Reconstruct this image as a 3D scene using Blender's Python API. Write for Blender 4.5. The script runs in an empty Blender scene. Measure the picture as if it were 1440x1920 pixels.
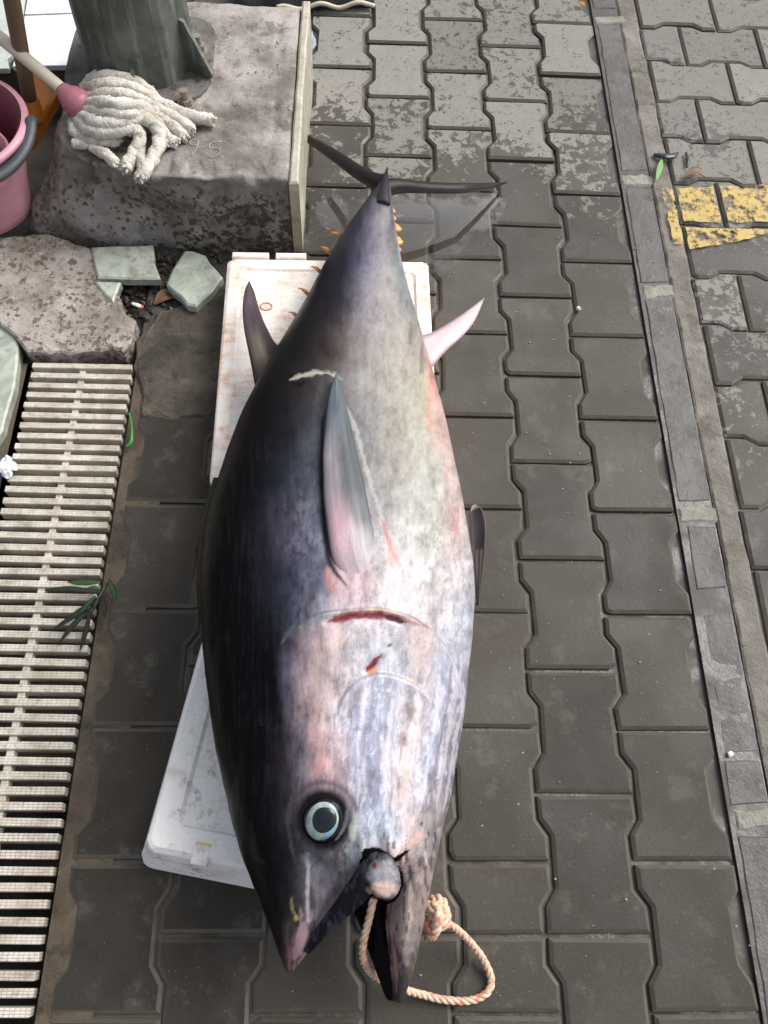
import bpy, bmesh, math, random
import numpy as np
from mathutils import Vector, Matrix, Quaternion
from mathutils.bvhtree import BVHTree

random.seed(7)
RNG = np.random.default_rng(7)
SC = bpy.context.scene
COL = SC.collection

# ------------------------------------------------------------------ camera
CF = 1600.0                                    # focal length in photo pixels (photo is 1440 x 1920)
CC = np.array([0.0, 0.0, 1.38989])             # hand-held, chest height
_pit, _yaw, _rol = 1.1103380268, -0.0791434691, 0.0878514991
_fw = np.array([0, math.cos(_pit), -math.sin(_pit)])
_up = np.array([0, math.sin(_pit), math.cos(_pit)])
_rt = np.array([1.0, 0, 0])
_Rz = np.array([[math.cos(_yaw), -math.sin(_yaw), 0], [math.sin(_yaw), math.cos(_yaw), 0], [0, 0, 1]])
_fw, _up, _rt = _Rz @ _fw, _Rz @ _up, _Rz @ _rt
_rt, _up = math.cos(_rol) * _rt + math.sin(_rol) * _up, -math.sin(_rol) * _rt + math.cos(_rol) * _up
cam_data = bpy.data.cameras.new('camera')
cam = bpy.data.objects.new('camera', cam_data)
COL.objects.link(cam)
cam_data.sensor_fit = 'HORIZONTAL'
cam_data.sensor_width = 36.0
cam_data.lens = 36.0 * CF / 1440.0
cam_data.clip_start = 0.02
cam_data.clip_end = 500
m = Matrix.Identity(4)
for i in range(3):
    m[i][0], m[i][1], m[i][2], m[i][3] = _rt[i], _up[i], -_fw[i], CC[i]
cam.matrix_world = m
SC.camera = cam

# ------------------------------------------------------------------ sky, sun, exposure: overcast day, brighter to the right
SUN_EL, SUN_AZ = math.radians(48), math.radians(62)       # azimuth from +Y towards +X
world = bpy.data.worlds.new('World')
SC.world = world
world.use_nodes = True
wn = world.node_tree
wn.nodes.clear()
w_out = wn.nodes.new('ShaderNodeOutputWorld')
w_bg = wn.nodes.new('ShaderNodeBackground')
w_sky = wn.nodes.new('ShaderNodeTexSky')
w_sky.sky_type = 'NISHITA'
w_sky.sun_disc = False
w_sky.sun_elevation = SUN_EL
w_sky.sun_rotation = SUN_AZ
w_sky.air_density = 1.0
w_sky.dust_density = 6.0
w_sky.ozone_density = 1.0
w_hs = wn.nodes.new('ShaderNodeHueSaturation')
w_hs.inputs['Saturation'].default_value = 0.35
wn.links.new(w_sky.outputs[0], w_hs.inputs['Color'])
wn.links.new(w_hs.outputs[0], w_bg.inputs[0])
w_bg.inputs[1].default_value = 0.15
wn.links.new(w_bg.outputs[0], w_out.inputs[0])
sun_data = bpy.data.lights.new('sun', 'SUN')
sun_data.energy = 1.4
sun_data.angle = math.radians(38)
sun_data.color = (1.0, 0.98, 0.95)
sun = bpy.data.objects.new('sun', sun_data)
COL.objects.link(sun)
_sd = Vector((math.sin(SUN_AZ) * math.cos(SUN_EL), math.cos(SUN_AZ) * math.cos(SUN_EL), math.sin(SUN_EL)))
sun.rotation_euler = _sd.to_track_quat('Z', 'Y').to_euler()
SC.view_settings.view_transform = 'Standard'
SC.view_settings.look = 'None'
SC.view_settings.gamma = 1
SC.view_settings.use_curve_mapping = False
SC.view_settings.exposure = 0.5

# ------------------------------------------------------------------ helpers
def at(px, py, z=0.0):
    """World point at height z on the line of sight of photo pixel (px, py)."""
    d = _fw + _rt * (px - 720) / CF - _up * (py - 960) / CF
    return CC + d * ((z - CC[2]) / d[2])

def to_px(V):
    v = V - CC
    z = v @ _fw
    return np.stack([720 + CF * (v @ _rt) / z, 960 - CF * (v @ _up) / z], -1)

def lin(c):
    c = np.asarray(c, float) / 255.0
    return np.where(c <= 0.04045, c / 12.92, ((c + 0.055) / 1.055) ** 2.4)

def C3(r, g, b, k=1.0):
    v = lin((r, g, b)) * k
    return (float(v[0]), float(v[1]), float(v[2]), 1.0)

def mesh_obj(name, verts, faces, mat=None, parent=None, smooth=False):
    me = bpy.data.meshes.new(name)
    me.from_pydata([tuple(v) for v in verts], [], faces)
    me.update()
    if smooth:
        me.polygons.foreach_set('use_smooth', [True] * len(me.polygons))
    o = bpy.data.objects.new(name, me)
    COL.objects.link(o)
    if mat:
        me.materials.append(mat)
    if parent:
        o.parent = parent
    return o

def bm_obj(name, bm, mat=None, parent=None, smooth=False):
    bmesh.ops.recalc_face_normals(bm, faces=bm.faces)
    me = bpy.data.meshes.new(name)
    bm.to_mesh(me)
    bm.free()
    if smooth:
        me.polygons.foreach_set('use_smooth', [True] * len(me.polygons))
    o = bpy.data.objects.new(name, me)
    COL.objects.link(o)
    if mat:
        me.materials.append(mat)
    if parent:
        o.parent = parent
    return o

def empty(name, loc=(0, 0, 0)):
    o = bpy.data.objects.new(name, None)
    o.location = tuple(loc)
    o.empty_display_size = 0.05
    COL.objects.link(o)
    return o

def adopt(o, parent):
    """Parent o (built in world coordinates) to a thing that stands at its own base."""
    o.parent = parent
    o.matrix_parent_inverse = Matrix.Translation(parent.location).inverted()
    return o

def tag(o, label=None, cat=None, group=None, kind=None):
    if label: o['label'] = label
    if cat: o['category'] = cat
    if group: o['group'] = group
    if kind: o['kind'] = kind
    return o

def catmull(pts, n=8):
    p = np.asarray(pts, float)
    p = np.vstack([2 * p[0] - p[1], p, 2 * p[-1] - p[-2]])
    out = []
    for i in range(1, len(p) - 2):
        for t in np.linspace(0, 1, n, endpoint=False):
            a, b, c, d = p[i - 1], p[i], p[i + 1], p[i + 2]
            out.append(0.5 * (2 * b + (c - a) * t + (2 * a - 5 * b + 4 * c - d) * t * t + (3 * b - a - 3 * c + d) * t ** 3))
    out.append(p[-2])
    return np.array(out)

def frames(P):
    T = np.gradient(P, axis=0)
    T /= np.linalg.norm(T, axis=1)[:, None] + 1e-12
    n = np.cross(T[0], [0, 0, 1.0])
    if np.linalg.norm(n) < 1e-3:
        n = np.cross(T[0], [0, 1.0, 0])
    n /= np.linalg.norm(n)
    N = []
    for t in T:
        n = n - t * (n @ t)
        n /= np.linalg.norm(n) + 1e-12
        N.append(n)
    N = np.array(N)
    return T, N, np.cross(T, N)

def tube_geo(P, R, seg=8, off=0, cap=True, wob=0.0, flat=1.0):
    P = np.asarray(P, float)
    R = np.broadcast_to(np.asarray(R, float), (len(P),))
    T, N, B = frames(P)
    V, F = [], []
    for i in range(len(P)):
        for k in range(seg):
            a = 2 * math.pi * k / seg
            r = R[i] * (1 + wob * random.uniform(-1, 1))
            V.append(P[i] + r * (math.cos(a) * N[i] + flat * math.sin(a) * B[i]))
    for i in range(len(P) - 1):
        for k in range(seg):
            a, b = i * seg + k, i * seg + (k + 1) % seg
            F.append((off + a, off + b, off + b + seg, off + a + seg))
    if cap:
        F.append(tuple(off + k for k in range(seg))[::-1])
        F.append(tuple(off + (len(P) - 1) * seg + k for k in range(seg)))
    return V, F

def tube(name, pts, r, mat, parent=None, seg=8, n=6, wob=0.0, smooth=True, flat=1.0):
    P = catmull(pts, n) if n else np.asarray(pts, float)
    if np.ndim(r):
        r = np.interp(np.linspace(0, 1, len(P)), np.linspace(0, 1, len(r)), r)
    V, F = tube_geo(P, r, seg, 0, True, wob, flat)
    o = mesh_obj(name, V, F, mat, None, smooth)
    if parent:
        adopt(o, parent)
    return o

def prism_bm(poly_top, z0, z1=None, chamfer=0.0, spread=0.0):
    """poly_top: list of xy or xyz; solid from z0 up to the given top (z1 or each point's z)."""
    bm = bmesh.new()
    pts = [np.array([p[0], p[1], (z1 if z1 is not None else p[2])], float) for p in poly_top]
    c = np.mean(pts, axis=0)
    n = len(pts)
    area = sum(pts[i][0] * pts[(i + 1) % n][1] - pts[(i + 1) % n][0] * pts[i][1] for i in range(n))
    if area < 0:
        pts = pts[::-1]
    def inset(P, w):
        out = []
        for i in range(n):
            a, b, d = P[i - 1][:2], P[i][:2], P[(i + 1) % n][:2]
            e1, e2 = b - a, d - b
            e1 = e1 / (np.linalg.norm(e1) + 1e-9)
            e2 = e2 / (np.linalg.norm(e2) + 1e-9)
            n1, n2 = np.array([-e1[1], e1[0]]), np.array([-e2[1], e2[0]])
            v = (n1 + n2) / max(0.35, 1 + n1 @ n2)
            q = P[i].copy()
            q[:2] += v * w
            out.append(q)
        return out
    rings = []
    if chamfer:
        t = inset(pts, chamfer)
        rings.append([bm.verts.new(p) for p in t])
        rings.append([bm.verts.new(p - np.array([0, 0, chamfer * 0.8])) for p in pts])
    else:
        rings.append([bm.verts.new(p) for p in pts])
    base = inset(pts, -spread) if spread else pts
    rings.append([bm.verts.new((p[0], p[1], z0)) for p in base])
    bm.faces.new(rings[0])
    for a, b in zip(rings[:-1], rings[1:]):
        for i in range(n):
            j = (i + 1) % n
            bm.faces.new((a[j], a[i], b[i], b[j]))
    bm.faces.new(rings[-1][::-1])
    return bm

def jag(poly, step=0.02, amp=0.003, seed=0):
    """A polygon with its edges broken into short uneven steps."""
    r = random.Random(seed)
    out = []
    n = len(poly)
    for i in range(n):
        a, b = np.array(poly[i][:2], float), np.array(poly[(i + 1) % n][:2], float)
        L = np.linalg.norm(b - a)
        k = max(1, int(L / step))
        nn = np.array([-(b - a)[1], (b - a)[0]]) / (L + 1e-9)
        for q in range(k):
            p = a + (b - a) * q / k + nn * r.uniform(-amp, amp)
            out.append(p)
    return out

def pxpoly(pts, z):
    return [at(x, y, z)[:2] for x, y in pts]

def vnoise(x, y, seed=0):
    xi, yi = np.floor(x).astype(int), np.floor(y).astype(int)
    xf, yf = x - xi, y - yi
    def h(a, b):
        v = np.sin(a * 127.1 + b * 311.7 + seed * 74.7) * 43758.5453
        return v - np.floor(v)
    u, v = xf * xf * (3 - 2 * xf), yf * yf * (3 - 2 * yf)
    return (h(xi, yi) * (1 - u) + h(xi + 1, yi) * u) * (1 - v) + (h(xi, yi + 1) * (1 - u) + h(xi + 1, yi + 1) * u) * v

def fbm(x, y, o=4, seed=0):
    s, a, t = 0, 0.5, 0
    for i in range(o):
        s = s + a * vnoise(x * 2 ** i, y * 2 ** i, seed + i)
        t += a
        a *= 0.5
    return s / t

# ------------------------------------------------------------------ material builder
class M:
    def __init__(self, name):
        self.m = bpy.data.materials.new(name)
        self.m.use_nodes = True
        self.t = self.m.node_tree
        self.t.nodes.clear()
        self.out = self.t.nodes.new('ShaderNodeOutputMaterial')
        self.b = self.t.nodes.new('ShaderNodeBsdfPrincipled')
        self.t.links.new(self.b.outputs[0], self.out.inputs[0])
        self._pos = self._obj = None
    def new(self, typ, **kw):
        n = self.t.nodes.new(typ)
        for k, v in kw.items():
            setattr(n, k, v)
        return n
    def put(self, sock, v):
        if isinstance(v, bpy.types.NodeSocket):
            self.t.links.new(v, sock)
        elif v is not None:
            if sock.type in ('RGBA',) and np.ndim(v) == 0:
                v = (v, v, v, 1)
            sock.default_value = v
    @property
    def pos(self):
        if not self._pos:
            self._pos = self.new('ShaderNodeNewGeometry').outputs['Position']
        return self._pos
    @property
    def obj(self):
        if not self._obj:
            self._obj = self.new('ShaderNodeTexCoord').outputs['Object']
        return self._obj
    def mapping(self, vec, scale=(1, 1, 1), loc=(0, 0, 0)):
        n = self.new('ShaderNodeMapping')
        self.put(n.inputs['Vector'], vec)
        n.inputs['Scale'].default_value = scale
        n.inputs['Location'].default_value = loc
        return n.outputs[0]
    def noise(self, scale, detail=4, rough=0.55, vec=None, dist=0.0, col=False):
        n = self.new('ShaderNodeTexNoise')
        self.put(n.inputs['Vector'], vec if vec is not None else self.pos)
        n.inputs['Scale'].default_value = scale
        n.inputs['Detail'].default_value = detail
        n.inputs['Roughness'].default_value = rough
        n.inputs['Distortion'].default_value = dist
        return n.outputs['Color' if col else 'Fac']
    def voro(self, scale, vec=None, out='Distance', rand=1.0, feature='F1'):
        n = self.new('ShaderNodeTexVoronoi', feature=feature)
        self.put(n.inputs['Vector'], vec if vec is not None else self.pos)
        n.inputs['Scale'].default_value = scale
        n.inputs['Randomness'].default_value = rand
        return n.outputs[out]
    def math(self, op, a, b=0.0, clamp=False):
        n = self.new('ShaderNodeMath', operation=op)
        n.use_clamp = clamp
        self.put(n.inputs[0], a)
        self.put(n.inputs[1], b)
        return n.outputs[0]
    def sstep(self, v, lo, hi, a=0.0, b=1.0):
        n = self.new('ShaderNodeMapRange', interpolation_type='SMOOTHSTEP')
        self.put(n.inputs[0], v)
        self.put(n.inputs[1], lo); self.put(n.inputs[2], hi)
        n.inputs[3].default_value = a; n.inputs[4].default_value = b
        return n.outputs[0]
    def mix(self, f, a, b, mode='MIX'):
        n = self.new('ShaderNodeMix', data_type='RGBA', blend_type=mode)
        n.clamp_factor = True
        self.put(n.inputs[0], f)
        self.put(n.inputs[6], a)
        self.put(n.inputs[7], b)
        return n.outputs[2]
    def ramp(self, f, stops):
        n = self.new('ShaderNodeValToRGB')
        self.put(n.inputs[0], f)
        e = n.color_ramp.elements
        while len(e) < len(stops):
            e.new(0.5)
        for q, (p, c) in zip(e, stops):
            q.position = p
            q.color = c if np.ndim(c) else (c, c, c, 1)
        return n.outputs[0]
    def sep(self, v):
        n = self.new('ShaderNodeSeparateXYZ')
        self.put(n.inputs[0], v)
        return n.outputs
    def bump(self, h, dist=0.002, strength=0.6, normal=None):
        n = self.new('ShaderNodeBump')
        n.inputs['Strength'].default_value = strength
        n.inputs['Distance'].default_value = dist
        self.put(n.inputs['Height'], h)
        if normal is not None:
            self.put(n.inputs['Normal'], normal)
        return n.outputs[0]
    def set(self, **kw):
        names = dict(color='Base Color', rough='Roughness', normal='Normal', metal='Metallic', spec='Specular IOR Level',
                     coat='Coat Weight', coat_rough='Coat Roughness', trans='Transmission Weight', sss='Subsurface Weight', alpha='Alpha')
        for k, v in kw.items():
            self.put(self.b.inputs[names[k]], v)
        return self.m

def simple(name, c, rough=0.6, var=0.15, scale=40, bump=0.0, spec=0.5, bscale=200):
    s = M(name)
    n = s.noise(scale, 5)
    d = tuple(x * (1 - var) for x in c[:3]) + (1,)
    l = tuple(min(1, x * (1 + var)) for x in c[:3]) + (1,)
    s.set(color=s.mix(n, d, l), rough=rough, spec=spec)
    if bump:
        s.set(normal=s.bump(s.noise(bscale, 4), bump, 0.7))
    return s.m

# ------------------------------------------------------------------ materials of the setting
GX0, GY0, GP, GL, GD = 0.372826, 1.197611, 0.141956, 0.2, 0.008306      # paver grid: origin, column pitch, length, tooth

def paver_mat(name, dry, wet, brown, y_lo, y_hi, left_dirt):
    s = M(name)
    x, y, z = s.sep(s.pos)
    oi = s.new('ShaderNodeObjectInfo').outputs['Random']
    dryness = s.sstep(y, y_lo, y_hi)
    big = s.noise(5, 3)
    mid = s.noise(48, 3, 0.6, dist=0.6)
    fine = s.noise(150, 3, 0.6)
    v = s.math('ADD', s.math('MULTIPLY', mid, 0.75), s.math('MULTIPLY', fine, 0.25))
    v = s.math('ADD', v, s.math('MULTIPLY', s.math('SUBTRACT', big, 0.5), 0.75))
    v = s.math('ADD', v, s.math('MULTIPLY', s.math('SUBTRACT', oi, 0.5), 0.10))
    v = s.math('ADD', v, s.math('MULTIPLY', s.math('SUBTRACT', dryness, 0.5), 0.34))
    isdry = s.sstep(v, 0.52, 0.60)
    isdry = s.math('MULTIPLY', isdry, s.sstep(dryness, 0.0, 0.25))
    # water drops that darken the dry stone
    dv = s.voro(62, s.mix(0.06, s.pos, s.noise(60, 2, col=True)))
    dcell = s.voro(62, s.mix(0.06, s.pos, s.noise(60, 2, col=True)), 'Color')
    drop = s.math('MULTIPLY', s.sstep(dv, 0.30, 0.22), s.sstep(s.sep(dcell)[0], 0.42, 0.47))
    isdry = s.math('MULTIPLY', isdry, s.math('SUBTRACT', 1.0, s.math('MULTIPLY', drop, 0.85)))
    tone = s.noise(22, 5, 0.65)
    dc = s.mix(tone, tuple(c * 0.82 for c in dry[:3]) + (1,), tuple(c * 1.12 for c in dry[:3]) + (1,))
    wc = s.mix(tone, tuple(c * 0.75 for c in wet[:3]) + (1,), tuple(c * 1.2 for c in wet[:3]) + (1,))
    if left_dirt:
        # greasy brown dirt along the drain; nearest rows browner and darker
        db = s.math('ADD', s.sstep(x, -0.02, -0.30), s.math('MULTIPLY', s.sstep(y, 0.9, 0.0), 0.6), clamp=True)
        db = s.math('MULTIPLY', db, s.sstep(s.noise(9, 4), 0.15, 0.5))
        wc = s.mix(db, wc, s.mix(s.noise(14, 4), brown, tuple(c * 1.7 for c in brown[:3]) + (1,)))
    blot = s.noise(6.5, 5, 0.6, dist=0.4)
    wc = s.mix(s.sstep(blot, 0.42, 0.62), wc, s.mix(0.5, wc, (0.040, 0.034, 0.026, 1)))
    wc = s.mix(s.math('MULTIPLY', s.sstep(s.noise(16, 5, 0.65), 0.54, 0.68), 0.5), wc, tuple(c * 1.75 for c in wet[:3]) + (1,))
    hue = s.new('ShaderNodeMath', operation='FRACT')
    s.put(hue.inputs[0], s.math('MULTIPLY', oi, 7.31))
    wc = s.mix(s.math('MULTIPLY', hue.outputs[0], 0.45), wc, tuple(q * w for q, w in zip(wet[:3], (0.95, 0.90, 0.82))) + (1,))
    c = s.mix(isdry, wc, dc)
    # darker grime close to the joints, pale aggregate grains
    grain = s.noise(330, 3, 0.8)
    c = s.mix(0.85, c, s.mix(grain, (0.25, 0.25, 0.25, 1), (0.75, 0.75, 0.75, 1)), 'OVERLAY')
    sp = s.voro(190, None)
    spc = s.voro(190, None, 'Color')
    fleck = s.math('MULTIPLY', s.sstep(sp, 0.16, 0.08), s.sstep(s.sep(spc)[0], 0.80, 0.84))
    c = s.mix(s.math('MULTIPLY', fleck, s.sep(spc)[1]), c, (0.30, 0.28, 0.24, 1))
    c = s.mix(1.0, c, s.ramp(oi, [(0, 0.70), (1, 1.0)]), 'MULTIPLY')
    rough = s.math('ADD', s.math('MULTIPLY', isdry, 0.40), s.math('ADD', 0.30, s.math('ADD', s.math('MULTIPLY', s.sstep(s.noise(5, 4), 0.35, 0.55), 0.25), s.math('MULTIPLY', s.noise(30, 3), 0.14))))
    h = s.math('ADD', s.math('MULTIPLY', s.noise(620, 4, 0.8), 1.0), s.math('MULTIPLY', s.noise(30, 3), 0.12))
    h = s.math('ADD', h, s.math('MULTIPLY', sp, 0.4))
    return s.set(color=c, rough=rough, spec=0.30, normal=s.bump(h, 0.0012, 0.7))

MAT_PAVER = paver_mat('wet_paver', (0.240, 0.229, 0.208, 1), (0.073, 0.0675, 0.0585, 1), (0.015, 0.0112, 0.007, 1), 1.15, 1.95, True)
MAT_PAVER2 = paver_mat('lane_paver', (0.235, 0.223, 0.205, 1), (0.088, 0.083, 0.074, 1), (0.07, 0.055, 0.04, 1), 0.45, 1.9, False)

def mud_mat(name, c0, c1, rough0=0.12, rough1=0.6):
    s = M(name)
    n = s.noise(35, 5, 0.65)
    c = s.mix(n, c0, c1)
    r = s.sstep(s.noise(12, 3), 0.40, 0.62, rough0, rough1)
    return s.set(color=c, rough=r, normal=s.bump(s.noise(90, 5, 0.7), 0.003, 0.5))

MAT_MUD = mud_mat('wet_mud', (0.022, 0.020, 0.017, 1), (0.075, 0.068, 0.056, 1), 0.12, 0.7)
MAT_SILT = mud_mat('smooth_wet_silt', (0.034, 0.032, 0.029, 1), (0.062, 0.058, 0.052, 1), 0.22, 0.6)
MAT_DIRT = mud_mat('brown_dirt', (0.040, 0.030, 0.021, 1), (0.12, 0.092, 0.065, 1), 0.4, 0.9)

def concrete_mat(name, c0, c1, spot=None, spot_amt=0.0, spot_scale=48, bump=0.004, front=None, rough=0.85):
    s = M(name)
    x, y, z = s.sep(s.pos)
    n = s.noise(9, 6, 0.62)
    c = s.mix(s.sstep(n, 0.3, 0.7), c0, c1)
    c = s.mix(s.math('MULTIPLY', s.sstep(s.noise(28, 5, 0.7), 0.52, 0.66), 0.6), c, tuple(v * 0.55 for v in c0[:3]) + (1,))
    c = s.mix(s.math('MULTIPLY', s.sstep(s.noise(11, 4, 0.6), 0.58, 0.66), 0.6), c, (c0[0] * 0.62, c0[1] * 0.55, c0[2] * 0.45, 1))
    c = s.mix(s.math('MULTIPLY', s.sstep(s.noise(16, 6, 0.75), 0.56, 0.70), 0.5), c, tuple(min(1, v * 1.35) for v in c1[:3]) + (1,))
    if spot:
        wv = s.mix(0.024, s.pos, s.noise(45, 3, col=True))
        v1 = s.voro(spot_scale, wv)
        k1 = s.sep(s.voro(spot_scale, wv, 'Color'))[0]
        amt = s.math('ADD', spot_amt, s.math('MULTIPLY', s.math('SUBTRACT', s.noise(4, 2), 0.5), 1.2))
        if front:
            amt = s.math('ADD', amt, s.sstep(z, front[0], front[1], front[2], 0.0))
            amt = s.math('ADD', amt, s.math('MULTIPLY', s.sstep(x, -0.55, -0.2), s.sstep(z, front[0], front[1], 0.35, 0.0)))
        has = s.sstep(s.math('SUBTRACT', amt, k1), 0.0, 0.06)
        rad = s.math('ADD', 0.22, s.math('MULTIPLY', s.math('MAXIMUM', amt, 0.0), 0.30))
        sp = s.math('MULTIPLY', has, s.sstep(s.math('SUBTRACT', v1, rad), 0.09, -0.09))
        v2 = s.voro(spot_scale * 0.62, wv)
        k2 = s.sep(s.voro(spot_scale * 0.62, wv, 'Color'))[1]
        sp2 = s.math('MULTIPLY', s.sstep(s.math('SUBTRACT', amt, k2), 0.0, 0.06), s.sstep(s.math('SUBTRACT', v2, s.math('MULTIPLY', rad, 0.8)), 0.09, -0.09))
        bn = s.noise(spot_scale * 1.1, 4, 0.62)
        th = s.math('SUBTRACT', 0.715, s.math('MULTIPLY', amt, 0.26))
        sp3 = s.sstep(s.math('SUBTRACT', bn, th), -0.015, 0.02)
        sp = s.math('MAXIMUM', s.math('MULTIPLY', s.math('MAXIMUM', sp, sp2), s.sstep(s.noise(70, 3), 0.36, 0.5)), sp3)
        c = s.mix(s.math('MULTIPLY', sp, 0.9), c, s.mix(s.noise(80, 3), spot, tuple(q * 1.6 for q in spot[:3]) + (1,)))
        rough = s.math('SUBTRACT', rough, s.math('MULTIPLY', sp, 0.35))
    h = s.math('ADD', s.noise(60, 6, 0.7), s.math('MULTIPLY', s.noise(250, 3), 0.35))
    return s.set(color=c, rough=rough, normal=s.bump(h, bump, 0.8))

MAT_PLINTH = concrete_mat('stained_concrete', (0.13, 0.114, 0.098, 1), (0.36, 0.333, 0.312, 1), (0.040, 0.030, 0.018, 1), 0.06, 68, 0.0045, (0.13, 0.185, 0.38))
MAT_LEDGE = concrete_mat('spotted_cement', (0.20, 0.175, 0.15, 1), (0.44, 0.40, 0.365, 1), (0.080, 0.060, 0.040, 1), 0.50, 66, 0.007)
MAT_STRIP = concrete_mat('rough_cement_strip', (0.12, 0.108, 0.092, 1), (0.215, 0.195, 0.172, 1), (0.08, 0.07, 0.055, 1), 0.12, 40, 0.006)
MAT_MORTAR = concrete_mat('pale_mortar', (0.17, 0.16, 0.135, 1), (0.29, 0.27, 0.235, 1), (0.10, 0.09, 0.07, 1), 0.2, 90, 0.006)
MAT_KERB = concrete_mat('dark_kerb_concrete', (0.046, 0.044, 0.041, 1), (0.088, 0.084, 0.078, 1), (0.05, 0.05, 0.048, 1), 0.15, 60, 0.003, rough=0.5)
MAT_PATCH = concrete_mat('brown_cement_patch', (0.028, 0.023, 0.017, 1), (0.110, 0.090, 0.066, 1), (0.02, 0.016, 0.011, 1), 0.15, 40, 0.008, rough=0.7)
MAT_INFILL = concrete_mat('dirty_mortar_infill', (0.040, 0.030, 0.020, 1), (0.105, 0.080, 0.054, 1), (0.02, 0.016, 0.011, 1), 0.1, 60, 0.005)

def marble_mat(name, c0, c1, dirt=(0.16, 0.13, 0.09, 1), damt=0.3):
    s = M(name)
    c = s.mix(s.sstep(s.noise(14, 6, 0.7, dist=1.5), 0.35, 0.65), c0, c1)
    c = s.mix(s.math('MULTIPLY', s.sstep(s.noise(18, 5, 0.7), 0.55, 0.72), damt), c, dirt)
    c = s.mix(s.math('MULTIPLY', s.sstep(s.noise(120, 3, 0.7), 0.58, 0.7), 0.35), c, dirt)
    return s.set(color=c, rough=0.42, normal=s.bump(s.noise(120, 4), 0.001, 0.4))

MAT_MARBLE = marble_mat('pale_green_marble', (0.25, 0.28, 0.235, 1), (0.42, 0.45, 0.39, 1), (0.13, 0.105, 0.07, 1), 0.85)
MAT_SLAB = marble_mat('cream_marble', (0.30, 0.275, 0.215, 1), (0.46, 0.43, 0.36, 1), damt=0.5)
MAT_TILE = marble_mat('white_floor_tile', (0.62, 0.64, 0.68, 1), (0.72, 0.73, 0.76, 1), (0.45, 0.44, 0.42, 1), 0.12)
MAT_TILEG = marble_mat('grey_green_floor_tile', (0.36, 0.41, 0.39, 1), (0.48, 0.52, 0.49, 1), (0.30, 0.30, 0.27, 1), 0.25)

# ------------------------------------------------------------------ ground
ground = mesh_obj('ground', [(-60, -60, -0.16), (60, -60, -0.16), (60, 60, -0.16), (-60, 60, -0.16)], [(0, 1, 2, 3)], MAT_DIRT)
tag(ground, 'dark brown earth under the paving', 'ground', kind='structure')

# pavement of interlocking pavers
def sheet(name, x0, x1, y0, y1, z, mat, depth=0.14):
    bm = prism_bm([(x0, y0), (x1, y0), (x1, y1), (x0, y1)], z - depth, z)
    return bm_obj(name, bm, mat)

pavement = sheet('pavement', -0.432, 0.596, -0.9, 3.2, -0.010, MAT_MUD)
tag(pavement, 'dark wet pavement of grey interlocking concrete pavers under the fish', 'pavement', kind='structure')

def paver_mesh(name, cut=None, gap=0.0027, ch=0.0056, dep=0.0042, mat=None, seed=0):
    """Interlocking paver: wide ends, narrow waist; cut = +1/-1 keeps the half above/below the middle."""
    w, q = GP / 2 + GD - gap, GP / 2 - GD - gap
    h = GL / 2 - gap
    yy = [(-h, w), (-0.105 * 0.0 - 0.062, w), (-0.0375, q), (0.0375, q), (0.062, w), (h, w)]
    if cut == 1:
        yy = [(gap, q), (0.0375, q), (0.062, w), (h, w)]
    if cut == -1:
        yy = [(-h, w), (-0.062, w), (-0.0375, q), (-gap, q)]
    r = random.Random(seed)
    j = lambda a: a + r.uniform(-0.0011, 0.0011)
    poly = [(j(x), j(y)) for y, x in yy] + [(j(-x), j(y)) for y, x in yy[::-1]]
    if seed % 2 and cut is None:                       # a chipped corner
        i = r.choice((0, 5, 6, 11))
        a, b, c = np.array(poly[i - 1]), np.array(poly[i]), np.array(poly[(i + 1) % len(poly)])
        u, v = (a - b) / np.linalg.norm(a - b), (c - b) / np.linalg.norm(c - b)
        poly[i:i + 1] = [tuple(b + u * r.uniform(.006, .014)), tuple(b + (u + v) * r.uniform(.003, .005)), tuple(b + v * r.uniform(.006, .012))]
    bm = prism_bm(poly, -0.045, 0.0, ch)
    bmesh.ops.recalc_face_normals(bm, faces=bm.faces)
    me = bpy.data.meshes.new(name)
    bm.to_mesh(me)
    bm.free()
    me.materials.append(mat)
    me.materials.append(MAT_EDGE if mat is MAT_PAVER else MAT_EDGE2)
    for p in me.polygons:
        if abs(p.normal.z) < 0.95:
            p.material_index = 1
    return me

MAT_EDGE = mud_mat('grimy_paver_edge', (0.036, 0.031, 0.024, 1), (0.100, 0.087, 0.067, 1), 0.35, 0.7)
MAT_EDGE2 = mud_mat('pale_grimy_paver_edge', (0.045, 0.040, 0.033, 1), (0.15, 0.135, 0.11, 1), 0.5, 0.9)
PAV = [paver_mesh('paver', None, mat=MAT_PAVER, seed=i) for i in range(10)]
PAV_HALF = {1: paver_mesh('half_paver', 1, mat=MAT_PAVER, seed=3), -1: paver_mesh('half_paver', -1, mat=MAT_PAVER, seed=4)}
LANE = [paver_mesh('paver', None, mat=MAT_PAVER2, seed=20 + i) for i in range(10)]

def put_piece(name, me, parent, loc, rz=0.0):
    o = bpy.data.objects.new(name, me)
    COL.objects.link(o)
    o.parent = parent
    o.location = (loc[0], loc[1], loc[2] + random.uniform(-0.0020, 0.0016))
    o.rotation_euler = (random.uniform(-0.008, 0.008), random.uniform(-0.010, 0.010), rz + random.uniform(-0.006, 0.006))
    return o

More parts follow.
